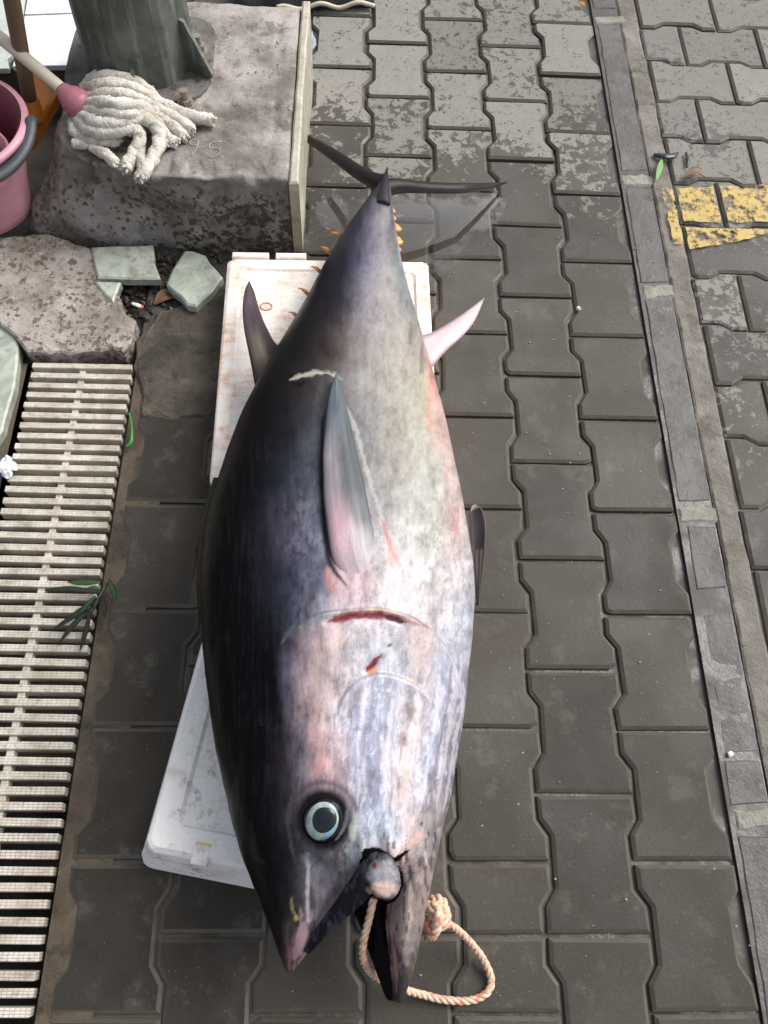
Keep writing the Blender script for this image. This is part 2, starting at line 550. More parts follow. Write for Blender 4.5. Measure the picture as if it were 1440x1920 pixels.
for k in range(-5, 2):
    cx = GX0 + k * GP
    for j in range(-8, 9):
        cy = GY0 + (j + 0.5 + 0.5 * (k % 2)) * GL
        if cy > 2.75 or cy < -0.42:
            continue
        if k <= -4 and cy > 0.95:
            continue
        if k == -1 and abs(cy - (GY0 - 6 * GL)) < 0.01:
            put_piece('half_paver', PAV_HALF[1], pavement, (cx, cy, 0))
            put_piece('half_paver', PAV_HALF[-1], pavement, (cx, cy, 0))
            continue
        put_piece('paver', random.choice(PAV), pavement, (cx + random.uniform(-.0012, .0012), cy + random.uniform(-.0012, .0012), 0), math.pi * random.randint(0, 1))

# mortar that fills the half-waists along the drain
infill = bm_obj('mortar_infill', prism_bm([(-0.431, -0.9), (-0.352, -0.9), (-0.352, 1.0), (-0.431, 1.0)], -0.04, -0.0045), MAT_INFILL)
tag(infill, 'brown mortar strip between the drain grate and the pavers', 'mortar', kind='structure')

# kerb blocks and cement strip
def rough_slab(name, poly, z, mat, seed, depth=0.05, amp=0.003, step=0.02, relief=0.003, parent=None, cuts=True):
    """Uneven slab: broken outline, top grid displaced by noise."""
    P = jag(poly, step, amp, seed)
    bm = prism_bm(P, z - depth, z, 0.004)
    if cuts:
        top = max(bm.faces, key=lambda f: f.calc_center_median().z)
        r = bmesh.ops.triangulate(bm, faces=[top])
        bmesh.ops.subdivide_edges(bm, edges=list({e for f in r['faces'] for e in f.edges if not e.is_boundary and e.calc_length() > 0.03}), cuts=2, use_grid_fill=True)
        for v in bm.verts:
            if v.co.z > z - 0.002:
                v.co.z += relief * (2 * float(fbm(np.array([v.co.x * 25.0]), np.array([v.co.y * 25.0]), 3, seed)[0]) - 1)
    o = bm_obj(name, bm, mat)
    if parent:
        o.parent = parent
    return o

kerb = sheet('kerb', 0.5965, 0.6645, -0.9, 3.2, -0.0018, MAT_SILT)
tag(kerb, 'row of dark wet kerb blocks with mortar joints beside the pavement', 'kerb', kind='structure')
kerb_ends = []
def ky(py): return at(1250, py, 0)[1]
runs = [((1140, 45), (1200, 322)), ((1200, 352), (1235, 532)), ((1235, 560), (1300, 942)), ((1310, 985), (1330, 1106)), ((1345, 1150), (1375, 1415)), ((1390, 1425), (1400, 1512)), ((1410, 1565), (1500, 1990))]
for i, (a, b) in enumerate(runs):
    y1, y0 = at(*a)[1], at(*b)[1]
    x0 = 0.600 + (0.006 if i in (3, 4) else 0)
    poly = [(x0, y0), (0.6635, y0 + 0.004), (0.6635, y1), (x0 + 0.003, y1)]
    rough_slab('kerb_block', poly, 0.0 - (0.0015 if i in (4,) else 0), MAT_KERB, 40 + i, 0.05, 0.0014, 0.03, 0.0015, kerb)
y = at(1140, 25)[1]
for i in range(3):
    rough_slab('kerb_block', [(0.600, y + 0.02 + i * .42), (0.6635, y + .02 + i * .42), (0.6635, y + .42 + i * .42), (0.601, y + .42 + i * .42)], 0.0, MAT_KERB, 60 + i, 0.05, 0.002, 0.03, 0.001, kerb)
for i, pp in enumerate([[(1163, 327), (1205, 326), (1232, 330), (1236, 346), (1190, 350), (1168, 347)], [(1204, 534), (1262, 533), (1268, 557), (1210, 561)],
                        [(1270, 950), (1344, 950), (1350, 976), (1275, 980)], [(1112, 30), (1172, 28), (1176, 42), (1118, 44)], [(1376, 1520), (1445, 1514), (1450, 1552), (1382, 1556)]]):
    rough_slab('mortar_joint', pxpoly(pp, 0.001), 0.001, MAT_MORTAR, 70 + i, 0.03, 0.003, 0.012, 0.002, kerb)

strip = rough_slab('concrete_strip', [(0.667, -0.8), (0.7115, -0.8), (0.7125, 3.2), (0.6655, 3.2)], 0.001, MAT_STRIP, 5, 0.06, 0.0022, 0.04, 0.003)
tag(strip, 'narrow rough cement strip beside the kerb blocks', 'strip', kind='structure')

# second paving field, laid crosswise
lane = sheet('side_pavement', 0.7135, 2.6, -0.9, 3.2, -0.009, MAT_STRIP)
tag(lane, 'second field of crosswise interlocking pavers with a worn yellow line', 'pavement', kind='structure')
LP = 0.1385
lane_cells = []
w_ = GP / 2
for n in range(-14, 10):
    cy = 1.477 + n * LP
    if cy < -0.35:
        continue
    x_first = (0.815 if n % 2 == 0 else 0.917)
    for mth in range(-1, 6):
        x0 = x_first + 0.2 * (mth - 1)
        if x0 < 0.7:                       # cut piece at the strip
            x1 = x0 + 0.2
            if x1 - 0.7155 < 0.05:
                continue
            half = [(-0.1 + 0.0026, GP / 2 + GD - .0026)]
            # outline of the paver, clipped at x = 0.7155
            yy = [(-0.0974, GP / 2 + GD - .0026), (-.062, GP / 2 + GD - .0026), (-.0375, GP / 2 - GD - .0026), (.0375, GP / 2 - GD - .0026), (.062, GP / 2 + GD - .0026), (.0974, GP / 2 + GD - .0026)]
            cxm = x0 + 0.1
            lim = 0.7155 - cxm
            pts = []
            for (t, wv) in yy:
                if t >= lim:
                    pts.append((t, wv))
            tw = np.interp(lim, [q[0] for q in yy], [q[1] for q in yy])
            pts = [(lim, float(tw))] + pts
            poly = [(t, -wv * 0.976) for t, wv in pts] + [(t, wv * 0.976) for t, wv in pts[::-1]]
            bm = prism_bm(poly, -0.045, 0.0, 0.0055)
            o = bm_obj('cut_paver', bm, MAT_PAVER2, lane)
            o.location = (cxm, cy, random.uniform(-.001, .001))
            lane_cells.append((cxm, cy, max(lim, -0.0974), 0.0974))
            continue
        if x0 > 1.75:
            continue
        o = put_piece('paver', random.choice(LANE), lane, (x0 + 0.1, cy, 0), math.pi / 2)
        o.scale = (0.976, 1, 1)
        lane_cells.append((x0 + 0.1, cy, -0.0974, 0.0974))

# worn yellow paint
def paint_mat():
    s = M('worn_yellow_paint')
    n = s.math('ADD', s.math('MULTIPLY', s.noise(60, 7, 0.8), 0.6), s.math('MULTIPLY', s.noise(18, 3), 0.4))
    keep = s.math('MULTIPLY', s.sstep(n, 0.43, 0.53), 0.88)
    tr = s.new('ShaderNodeBsdfTransparent')
    mx = s.new('ShaderNodeMixShader')
    s.set(color=s.mix(s.noise(60, 4), (0.38, 0.26, 0.055, 1), (0.54, 0.40, 0.12, 1)), rough=0.6)
    s.t.links.new(keep, mx.inputs[0])
    s.t.links.new(tr.outputs[0], mx.inputs[1])
    s.t.links.new(s.b.outputs[0], mx.inputs[2])
    s.t.links.new(mx.outputs[0], s.out.inputs[0])
    return s.m
MAT_YELLOW = paint_mat()
def yellow(poly, seed, z=0.0032):
    P = jag(poly, 0.012, 0.002, seed)
    o = mesh_obj('yellow_line', [(p[0], p[1], z) for p in P], [tuple(range(len(P)))], MAT_YELLOW)
    return tag(o, None, None, None, 'structure')
yl = [yellow([(0.722, 1.420), (0.806, 1.418), (0.806, 1.528), (0.722, 1.520)], 1), yellow([(0.822, 1.420), (1.005, 1.432), (1.012, 1.545), (0.822, 1.532)], 2),
      yellow([(0.722, 1.338), (0.86, 1.372), (0.93, 1.402), (0.722, 1.402)], 3), yellow([(0.688, 1.35), (0.709, 1.35), (0.709, 1.52), (0.684, 1.52)], 4, 0.006)]
yl[0]['label'] = 'worn yellow paint patch on the cut paver beside the cement strip'
yl[1]['label'] = 'worn yellow paint band at the right edge of the side pavement'
yl[2]['label'] = 'lower faded yellow paint streak across the side pavement'
yl[3]['label'] = 'yellow paint smear on the narrow cement strip'
for q in yl: q['category'] = 'painted line'

# film of water by the tail
def film_mat():
    s = M('water_film')
    fr = s.new('ShaderNodeFresnel')
    fr.inputs[0].default_value = 1.33
    tr = s.new('ShaderNodeBsdfTransparent')
    ea = s.new('ShaderNodeAttribute', attribute_name='depth').outputs['Fac']
    ef = s.sstep(s.math('ADD', ea, s.math('MULTIPLY', s.math('SUBTRACT', s.noise(16, 5, 0.7), 0.5), 2.2)), 0.25, 0.75)
    s.put(tr.inputs[0], s.mix(ef, (1, 1, 1, 1), (0.84, 0.82, 0.79, 1)))
    gl = s.new('ShaderNodeBsdfGlossy')
    gl.inputs['Roughness'].default_value = 0.03
    s.put(gl.inputs['Normal'], s.bump(s.noise(18, 2), 0.0006, 0.3))
    mx = s.new('ShaderNodeMixShader')
    s.put(mx.inputs[0], s.math('MULTIPLY', fr.outputs[0], ef))
    s.t.links.new(tr.outputs[0], mx.inputs[1])
    s.t.links.new(gl.outputs[0], mx.inputs[2])
    s.t.links.new(mx.outputs[0], s.out.inputs[0])
    return s.m
MAT_FILM = film_mat()
def film(px, seed, label, z=0.0036):
    P = catmull([tuple(q) + (0,) for q in pxpoly(px + [px[0]], z)], 5)[:-1]
    c = P.mean(0)
    n = len(P)
    sc = (1.0, 0.75, 0.5, 0.25)
    V = [(c[0] + (p[0] - c[0]) * k, c[1] + (p[1] - c[1]) * k, z) for k in sc for p in P] + [(c[0], c[1], z)]
    F = [(a * n + i, a * n + (i + 1) % n, (a + 1) * n + (i + 1) % n, (a + 1) * n + i) for a in range(3) for i in range(n)] + [(3 * n + i, 3 * n + (i + 1) % n, 4 * n) for i in range(n)]
    o = mesh_obj('puddle', V, F, MAT_FILM)
    at_ = o.data.attributes.new('depth', 'FLOAT', 'POINT')
    at_.data.foreach_set('value', np.array([1.6 * (1 - k) for k in sc for p in P] + [1.6], np.float32))
    return tag(o, label, 'puddle', None, 'structure')
film([(640, 350), (735, 345), (830, 350), (960, 352), (985, 400), (900, 460), (830, 540), (770, 560), (690, 500), (630, 430)], 1, 'thin puddle under the tail fin of the tuna')
film([(585, 360), (640, 350), (665, 395), (655, 450), (600, 440), (578, 400)], 2, 'thin puddle between the tail and the concrete plinth')

# ------------------------------------------------------------------ left side: drain, ledge, shop floor
MAT_TROUGH = mud_mat('black_drain_mud', (0.006, 0.006, 0.005, 1), (0.02, 0.017, 0.013, 1), 0.25, 0.8)
tr_v = [(-0.646, -0.9, -0.15), (-0.432, -0.9, -0.15), (-0.432, 1.005, -0.15), (-0.646, 1.005, -0.15), (-0.646, -0.9, -0.012), (-0.432, -0.9, -0.012), (-0.432, 1.005, -0.012), (-0.646, 1.005, -0.012)]
trough = mesh_obj('drain_channel', tr_v, [(0, 1, 2, 3), (3, 2, 6, 7), (0, 3, 7, 4), (1, 5, 6, 2), (0, 4, 5, 1)], MAT_TROUGH)
tag(trough, 'dark drain channel under the white grate', 'drain', kind='structure')

def grate_mat():
    s = M('white_grate_plastic')
    x, y, z = s.sep(s.pos)
    br = s.new('ShaderNodeTexBrick')
    br.offset = 0.0
    s.put(br.inputs['Vector'], s.mapping(s.obj, (1, 1, 1), (0.0, 0.00585, 0)))
    br.inputs['Scale'].default_value = 1.0
    br.inputs['Brick Width'].default_value = 0.0075
    br.inputs['Row Height'].default_value = 0.0042
    br.inputs['Mortar Size'].default_value = 0.0006
    br.inputs['Mortar Smooth'].default_value = 0.3
    cell = br.outputs['Fac']
    g = s.noise(25, 5, 0.65)
    c = s.mix(s.sstep(g, 0.3, 0.7), (0.40, 0.355, 0.285, 1), (0.64, 0.60, 0.52, 1))
    c = s.mix(s.math('MULTIPLY', s.sstep(s.noise(70, 4, 0.7), 0.5, 0.7), 0.5), c, (0.16, 0.125, 0.085, 1))
    vis = s.math('MULTIPLY', s.sstep(s.noise(7, 2), 0.3, 0.6, 0.25, 0.9), s.sstep(y, 0.9, 0.2, 0.35, 1.0))
    c = s.mix(s.math('MULTIPLY', cell, s.math('MULTIPLY', vis, 0.75)), c, (0.13, 0.115, 0.095, 1))
    h = s.math('SUBTRACT', s.math('MULTIPLY', s.noise(300, 2), 0.3), cell)
    return s.set(color=c, rough=0.55, normal=s.bump(h, 0.0008, 0.8))
MAT_GRATE = grate_mat()
grate = empty('drain_grate', (-0.535, 0.45, -0.01))
tag(grate, 'long off-white slotted drain grate with ribbed slats at the left edge', 'drain grate')
SL_L, SL_W = 0.192, 0.0124
def slat_mesh():
    bm = bmesh.new()
    bmesh.ops.create_cube(bm, size=1)
    bmesh.ops.scale(bm, vec=(SL_L, SL_W, 0.022), verts=bm.verts)
    bmesh.ops.bevel(bm, geom=list(bm.edges), offset=0.0012, segments=1, affect='EDGES')
    bmesh.ops.recalc_face_normals(bm, faces=bm.faces)
    me = bpy.data.meshes.new('slat')
    bm.to_mesh(me)
    bm.free()
    me.materials.append(MAT_GRATE)
    return me
SLAT = slat_mesh()
ny = 0.992
i = 0
while ny > -0.36:
    o = bpy.data.objects.new('slat', SLAT)
    COL.objects.link(o)
    o.parent = grate
    o.location = (-0.534 + 0.535 + random.uniform(-.0008, .0008), ny - 0.45, 0.001 + random.uniform(-.001, .001))
    o.rotation_euler = (random.uniform(-.07, .07), random.uniform(-.008, .008), -0.006 + random.uniform(-.008, .008))
    ny -= 0.0227
    i += 1
sp_bm = prism_bm([(-0.541, -0.36), (-0.529, -0.36), (-0.528, 1.0), (-0.540, 1.0)], -0.022, -0.0035, 0.001)
adopt(bm_obj('spine', sp_bm, MAT_GRATE), grate)

# earth and cement left of and above the drain
sl = mesh_obj('sludge', [(-0.645, 0.20, -0.13), (-0.433, 0.20, -0.13), (-0.433, 1.0, -0.026), (-0.645, 1.0, -0.028), (-0.540, 0.65, -0.058)], [(0, 1, 4), (1, 2, 4), (2, 3, 4), (3, 0, 4)], MAT_DIRT)
sl.parent = trough
left_bed = sheet('dirt_verge', -2.6, -0.646, -0.9, 1.005, -0.012, MAT_DIRT)
tag(left_bed, 'brown dirt verge left of the drain grate', 'dirt', kind='structure')
back_bed = sheet('dirt_ground', -2.6, -0.432, 1.006, 3.2, -0.034, MAT_DIRT)
tag(back_bed, 'brown dirt under the broken cement beside the plinth', 'dirt', kind='structure')

patch = rough_slab('cement_patch', pxpoly([(252, 640), (300, 585), (360, 560), (412, 535), (470, 520), (560, 470), (585, 480), (560, 620), (470, 740), (392, 783), (268, 783), (262, 720), (250, 690)], 0.002), 0.002, MAT_PATCH, 9, 0.05, 0.004, 0.025, 0.006)
tag(patch, 'rough brown cement patch between the foam box and the broken ledge', 'cement', kind='structure')

def lump(name, px, z, mat, seed, depth, parent=None, amp=0.004, relief=0.006, step=0.018):
    return rough_slab(name, pxpoly(px, z), z, mat, seed, depth, amp, step, relief, parent)

ledge = lump('cement_ledge', [(-60, 440), (95, 440), (190, 470), (185, 522), (215, 548), (232, 575), (250, 600), (252, 630), (230, 654), (130, 663), (48, 660), (36, 636), (-60, 560)], 0.020, MAT_LEDGE, 12, 0.07, None, 0.005, 0.0055)
tag(ledge, 'broken pale cement ledge with dark water spots above the drain grate', 'cement ledge', kind='structure')
t1 = lump('marble_tile', [(170, 462), (287, 458), (289, 490), (301, 523), (182, 521)], 0.025, MAT_MARBLE, 13, 0.02, None, 0.001, 0.0005)
tag(t1, 'pale green marble tile set in the cement ledge below the plinth', 'tile')
t2 = lump('marble_tile', [(176, 526), (226, 528), (211, 566), (196, 552)], 0.024, MAT_MARBLE, 14, 0.02, None, 0.001, 0.0005)
tag(t2, 'small pointed scrap of pale tile beside the debris hole', 'tile')
t3 = lump('marble_tile', [(-60, 596), (24, 604), (34, 650), (28, 720), (4, 806), (-60, 900)], 0.010, MAT_MARBLE, 15, 0.03, None, 0.001, 0.0005)
tag(t3, 'pale green marble strip left of the top of the drain grate', 'tile')
stone = lump('broken_stone', [(311, 533), (322, 505), (345, 470), (360, 468), (384, 478), (418, 519), (404, 540), (368, 573), (352, 570)], 0.022, MAT_MARBLE, 16, 0.020, None, 0.0022, 0.004)
tag(stone, 'loose broken piece of pale marble beside the foam box', 'stone')

# debris in the hole
def crumple(name, c, r, mat, seed, sub=3, amp=0.35, squash=(1, 1, 0.7), freq=2.2):
    bm = bmesh.new()
    bmesh.ops.create_icosphere(bm, subdivisions=sub, radius=1)
    rr = random.Random(seed)
    off = [rr.uniform(0, 50) for _ in range(3)]
    for v in bm.verts:
        n = float(fbm(np.array([v.co.x * freq + off[0] + v.co.z * 1.7]), np.array([v.co.y * freq + off[1] - v.co.z * 1.3]), 3, seed)[0])
        v.co *= 1 + amp * (2 * n - 1) * 1.6
        v.co.x *= r * squash[0]; v.co.y *= r * squash[1]; v.co.z *= r * squash[2]
        v.co += Vector(tuple(c))
    return bm_obj(name, bm, mat)

bmd = bmesh.new()
for i in range(230):
    x, y = random.uniform(222, 350), random.uniform(470, 604)
    if i > 160: x, y = random.uniform(285, 420), random.uniform(462, 500)
    c = at(x, y, -0.02)
    s_ = random.uniform(0.003, 0.012)
    r = bmesh.ops.create_icosphere(bmd, subdivisions=1, radius=s_)
    zr_ = (-0.011 if c[0] > -0.432 else -0.021) + random.uniform(-0.002, 0.008)
    R = Matrix.Rotation(random.uniform(0, 6), 3, 'Z') @ Matrix.Rotation(random.uniform(0, 3), 3, 'X')
    for v in r['verts']:
        v.co = R @ Vector((v.co.x * random.uniform(.7, 1.4), v.co.y * random.uniform(.6, 1.3), v.co.z * 0.6)) + Vector((c[0], c[1], zr_))
MAT_DEBRIS = mud_mat('black_wet_debris', (0.008, 0.007, 0.006, 1), (0.06, 0.05, 0.038, 1), 0.2, 0.8)
rub = bm_obj('rubble', bmd, MAT_DEBRIS)
tag(rub, 'black wet rubble in the hole beside the loose marble piece', 'rubble', kind='stuff')
hole = rough_slab('debris_bed', pxpoly([(200, 450), (440, 450), (430, 560), (300, 640), (215, 620)], -0.022), -0.022, MAT_DEBRIS, 22, 0.02, 0.002, 0.02, 0.008)
tag(hole, 'black mud at the bottom of the debris hole', 'mud', kind='structure')

# shop floor tiles at the top left corner
ZT = 0.10
yt = at(80, 124, ZT)[1]
xr = at(170, 70, ZT)[0]
floor_ = bm_obj('shop_floor', prism_bm([(-2.4, yt + 0.004), (xr - 0.01, yt + 0.004), (xr + 0.02, yt + 0.06), (xr + 0.02, 3.2), (-2.4, 3.2)], -0.03, ZT - 0.012), MAT_INFILL)
tag(floor_, 'raised shop floor of white tiles behind the bucket', 'floor', kind='structure')
def tile(px, mat, seed, dz=0.0):
    P = jag(pxpoly(px, ZT), 0.03, 0.0008, seed)
    o = bm_obj('tile', prism_bm(P, ZT - 0.012, ZT + dz, 0.001), mat, floor_)
    return o
tile([(46, 29), (147, 26), (161, 70), (158, 78), (150, 84), (152, 96), (146, 108), (132, 115), (127, 122), (23, 124), (28, 105), (41, 66)], MAT_TILE, 31)
tile([(60, -70), (121, -72), (146, 23), (47, 26)], MAT_TILE, 32)
tile([(-140, -60), (56, -66), (43, 24), (38, 62), (21, 104), (14, 110), (16, 128), (-140, 132)], MAT_TILEG, 33)

# ------------------------------------------------------------------ concrete plinth with marble facing, steel post
def resample(poly, n):
    P = np.array(poly, float)
    Q = np.vstack([P, P[:1]])
    d = np.r_[0, np.cumsum(np.linalg.norm(np.diff(Q, axis=0), axis=1))]
    t = np.linspace(0, d[-1], n, endpoint=False)
    return np.stack([np.interp(t, d, Q[:, i]) for i in range(2)], -1)

def plinth_geo():
    n = 260
    bot = np.array([(-0.138, 1.307), (-0.138, 1.60), (-0.138, 1.860), (-0.36, 1.862), (-0.600, 1.860), (-0.615, 1.66), (-0.66, 1.48), (-0.705, 1.36), (-0.675, 1.318), (-0.60, 1.308), (-0.45, 1.304), (-0.28, 1.304)])
    top = np.array([(-0.138, 1.312), (-0.138, 1.60), (-0.138, 1.842), (-0.36, 1.846), (-0.560, 1.845), (-0.572, 1.66), (-0.598, 1.50), (-0.600, 1.42), (-0.570, 1.375), (-0.52, 1.340), (-0.40, 1.316), (-0.28, 1.312)])
    def rs(P):
        Q = np.vstack([P, P[:1]])
        out = []
        k = n // len(P)
        for i in range(len(P)):
            for t in np.linspace(0, 1, k, endpoint=False):
                out.append(Q[i] * (1 - t) + Q[i + 1] * t)
        return np.array(out)
    B, T = rs(bot), rs(top)
    n = len(B)
    H = 0.184
    V, F = [], []
    levels = [(-0.03, 0.0), (0.0, 0.0), (0.015, 0.05), (0.03, 0.12), (0.045, 0.2), (0.06, 0.3), (0.075, 0.4), (0.09, 0.5), (0.105, 0.6), (0.12, 0.7), (0.135, 0.79), (0.15, 0.87), (0.163, 0.94), (0.174, 1.0), (0.181, 1.0)]
    rings = []
    for z, t in levels:
        R = B * (1 - t) + T * t
        rings.append(np.c_[R, np.full(n, z)])
    c = T.mean(0)
    for s in [0.985] + list(np.linspace(0.96, 0.03, 34)):
        rings.append(np.c_[c + (T - c) * s, np.full(n, H)])
    A = np.concatenate(rings)
    # broken, uneven surface
    x, y, z = A.T
    nn = fbm(x * 16 + z * 9, y * 16 - z * 11, 5, 3) - 0.5
    n2 = fbm(x * 50 + z * 31, y * 50 - z * 27, 3, 8) - 0.5
    dirx = np.where(x > -0.15, 0, (x - c[0]))
    diry = (y - c[1])
    side = (z < 0.176)
    g = np.hypot(dirx, diry) + 1e-6
    A[:, 0] += np.where(side, dirx / g * (nn * 0.035 + n2 * 0.012), 0)
    A[:, 1] += np.where(side, diry / g * (nn * 0.030 + n2 * 0.012), 0)
    A[:, 2] += np.where(z > 0.1, nn * 0.014 + n2 * 0.004, nn * 0.01)
    # a worn dip along the front edge and a crack line parallel to the facing slab
    A[:, 2] -= np.where(z > 0.16, 0.006 * np.exp(-((y - 1.335) / 0.02) ** 2) * (fbm(x * 20, x * 0 + 3, 2, 5) > 0.42), 0)
    A[:, 2] -= np.where(z > 0.17, 0.006 * np.exp(-((x + 0.175 + 0.02 * (nn)) / 0.004) ** 2), 0)
    m_ = len(rings)
    for i in range(m_ - 1):
        for k in range(n):
            a, b = i * n + k, i * n + (k + 1) % n
            F.append((a, b, b + n, a + n))
    F.append(tuple((m_ - 1) * n + k for k in range(n)))
    return A, F
plinth = empty('concrete_plinth', (-0.36, 1.58, 0))
tag(plinth, 'weathered concrete plinth with dark water spots carrying the steel post', 'plinth')
pv, pf = plinth_geo()
p_body = adopt(mesh_obj('block', pv, pf, MAT_PLINTH, None, True), plinth)
PL_BVH = BVHTree.FromPolygons([Vector(v) for v in pv], pf)
def plinth_z(x, y):
    h = PL_BVH.ray_cast(Vector((x, y, 1.0)), Vector((0, 0, -1)))
    return h[0].z if h[0] else 0.0
fs = rough_slab('facing_slab', [(-0.1365, 1.298), (-0.118, 1.299), (-0.119, 1.60), (-0.1165, 1.858), (-0.134, 1.858)], 0.189, MAT_SLAB, 88, 0.20, 0.0009, 0.05, 0.0015)
adopt(fs, plinth)
MAT_CHALK = simple('chalk', (0.36, 0.34, 0.32, 1), 0.9, 0.2, 200)
for pts in ([(372, 262), (362, 258), (355, 264), (360, 270), (370, 268), (372, 262), (368, 276), (358, 288)], [(415, 263), (395, 265), (392, 274), (404, 274), (412, 282), (400, 292), (388, 290)]):
    P = []
    for q in catmull([at(*q, 0.19) for q in pts], 5):
        P.append((q[0], q[1], plinth_z(q[0], q[1]) + 0.0008))
    adopt(tube('chalk_mark', P, 0.0011, MAT_CHALK, None, 5, 0, flat=0.5), plinth)

def steel_mat():
    s = M('galvanised_steel')
    n = s.noise(14, 5, 0.65)
    v = s.noise(6, 4, 0.6, vec=s.mapping(s.pos, (12, 12, 1.2)))
    c = s.mix(s.sstep(n, 0.3, 0.7), (0.085, 0.095, 0.083, 1), (0.17, 0.185, 0.165, 1))
    c = s.mix(s.math('MULTIPLY', s.sstep(v, 0.5, 0.68), 0.6), c, (0.30, 0.31, 0.29, 1))
    c = s.mix(s.math('MULTIPLY', s.sstep(s.noise(40, 5, 0.75), 0.56, 0.68), 0.5), c, (0.07, 0.055, 0.04, 1))
    return s.set(color=c, rough=s.math('ADD', 0.38, s.math('MULTIPLY', n, 0.25)), metal=0.45, normal=s.bump(s.noise(90, 4), 0.0006, 0.4))
MAT_STEEL = steel_mat()
MAT_PLATE = concrete_mat('cement_smeared_plate', (0.055, 0.050, 0.044, 1), (0.17, 0.158, 0.148, 1), (0.035, 0.026, 0.018, 1), 0.2, 46, 0.003)
MAT_BOLT = simple('dull_bolt', (0.20, 0.17, 0.14, 1), 0.5, 0.4, 120)
pc = at(266, 108, 0.186)
post = empty('steel_post', (pc[0], pc[1], 0.186))
tag(post, 'grey galvanised steel post with welded gussets bolted on the concrete plinth', 'post')
bm = bmesh.new()
NS = 8
lev = [(0.0, 0.117), (0.5, 0.112), (1.2, 0.105), (2.4, 0.094)]
ang0 = math.radians(-97.5)
rg = []
for z, r in lev:
    ring = []
    for k in range(NS):
        a = ang0 + 2 * math.pi * k / NS
        for da in (-0.07, 0.07):
            ring.append(bm.verts.new((r * math.cos(a + da), r * math.sin(a + da), 0.006 + z)))
    rg.append(ring)
for a, b in zip(rg[:-1], rg[1:]):
    for i in range(len(a)):
        j = (i + 1) % len(a)
        bm.faces.new((a[i], a[j], b[j], b[i]))
bm.faces.new(rg[-1])
bm_obj('column', bm, MAT_STEEL, post)
bp = bm_obj('base_plate', prism_bm([(math.copysign(abs(math.cos(t)) ** .45, math.cos(t)) * 0.150, math.copysign(abs(math.sin(t)) ** .45, math.sin(t)) * 0.138) for t in np.linspace(0, 2 * math.pi, 28, endpoint=False)], -0.02, 0.006, 0.002), MAT_PLATE, post)
for a in (math.radians(-22), ang0 + math.pi / 8 - 0.2, ang0 + math.pi):
    bm = bmesh.new()
    ca, sa = math.cos(a), math.sin(a)
    sh = [(0.100, 0.0065), (0.168, 0.0065), (0.168, 0.016), (0.120, 0.115), (0.100, 0.120)]
    if abs(a - (ang0 + math.pi / 8 - 0.2)) < 1e-6:
        sh = [(0.100, 0.0065), (0.155, 0.0065), (0.155, 0.012), (0.128, 0.05), (0.118, 0.056), (0.100, 0.057)]
    vs = []
    for s_ in (-0.004, 0.004):
        vs.append([bm.verts.new((r * ca - s_ * sa, r * sa + s_ * ca, z)) for r, z in sh])
    bm.faces.new(vs[0]); bm.faces.new(vs[1][::-1])
    for i in range(len(sh)):
        j = (i + 1) % len(sh)
        bm.faces.new((vs[0][i], vs[0][j], vs[1][j], vs[1][i]))
    bm_obj('gusset', bm, MAT_STEEL, post)
for (px, py) in ((372, 88), (348, 190), (300, 40), (215, 175)):
    q = at(px, py, 0.20)
    lx, ly = q[0] - pc[0], q[1] - pc[1]
    bm = bmesh.new()
    for (r, z0, z1, sg) in ((0.019, 0.006, 0.009, 16), (0.0145, 0.009, 0.021, 6), (0.0085, 0.021, 0.040, 10)):
        m0 = Matrix.Translation((lx, ly, (z0 + z1) / 2))
        bmesh.ops.create_cone(bm, cap_ends=True, segments=sg, radius1=r, radius2=r * 0.95, depth=z1 - z0, matrix=m0)
    bm_obj('bolt', bm, MAT_BOLT, post)

# ------------------------------------------------------------------ bucket
def plastic(name, c, rough=0.42, var=0.18):
    s = M(name)
    n = s.noise(8, 4)
    c2 = s.mix(s.sstep(n, 0.3, 0.7), tuple(x * (1 - var) for x in c[:3]) + (1,), tuple(min(1, x * (1 + var)) for x in c[:3]) + (1,))
    c2 = s.mix(s.math('MULTIPLY', s.sstep(s.noise(60, 5, 0.75), 0.56, 0.7), 0.35), c2, tuple(0.5 * x + 0.03 for x in c[:3]) + (1,))
    return s.set(color=c2, rough=rough, normal=s.bump(s.noise(150, 3), 0.0005, 0.4))
MAT_PINK = plastic('pink_plastic', (0.52, 0.25, 0.31, 1))
MAT_PINKIN = plastic('maroon_bucket_inside', (0.14, 0.025, 0.042, 1), 0.5)
MAT_GRIP = plastic('dark_grey_grip', (0.045, 0.05, 0.06, 1), 0.5)
bc = at(-18, 392, 0.03)
bucket = empty('bucket', bc)
tag(bucket, 'pink plastic bucket with a dark grey carrying handle', 'bucket')
NSG = 72
prof = [(0.0, 0.002), (0.080, 0.002), (0.088, 0.010), (0.092, 0.03), (0.100, 0.07), (0.112, 0.12), (0.124, 0.165), (0.131, 0.195), (0.142, 0.200), (0.146, 0.206), (0.144, 0.212), (0.134, 0.214)]
inn = [(0.134, 0.2138), (0.125, 0.205), (0.111, 0.165), (0.101, 0.12), (0.088, 0.06), (0.079, 0.02), (0.0, 0.016)]
def lathe(profile, flute=0.0):
    V, F = [], []
    for r, z in profile:
        for k in range(NSG):
            a = 2 * math.pi * k / NSG
            fl = 1 + flute * (0.5 + 0.5 * math.cos(7 * a)) * math.sin(math.pi * min(1, max(0, z / 0.19))) if flute else 1
            V.append((r * fl * math.cos(a), r * fl * math.sin(a), z))
    for i in range(len(profile) - 1):
        for k in range(NSG):
            a, b = i * NSG + k, i * NSG + (k + 1) % NSG
            F.append((a, b, b + NSG, a + NSG))
    return V, F
v, f = lathe(prof, -0.045)
mesh_obj('body', v, f, MAT_PINK, bucket, True)
v, f = lathe(inn)
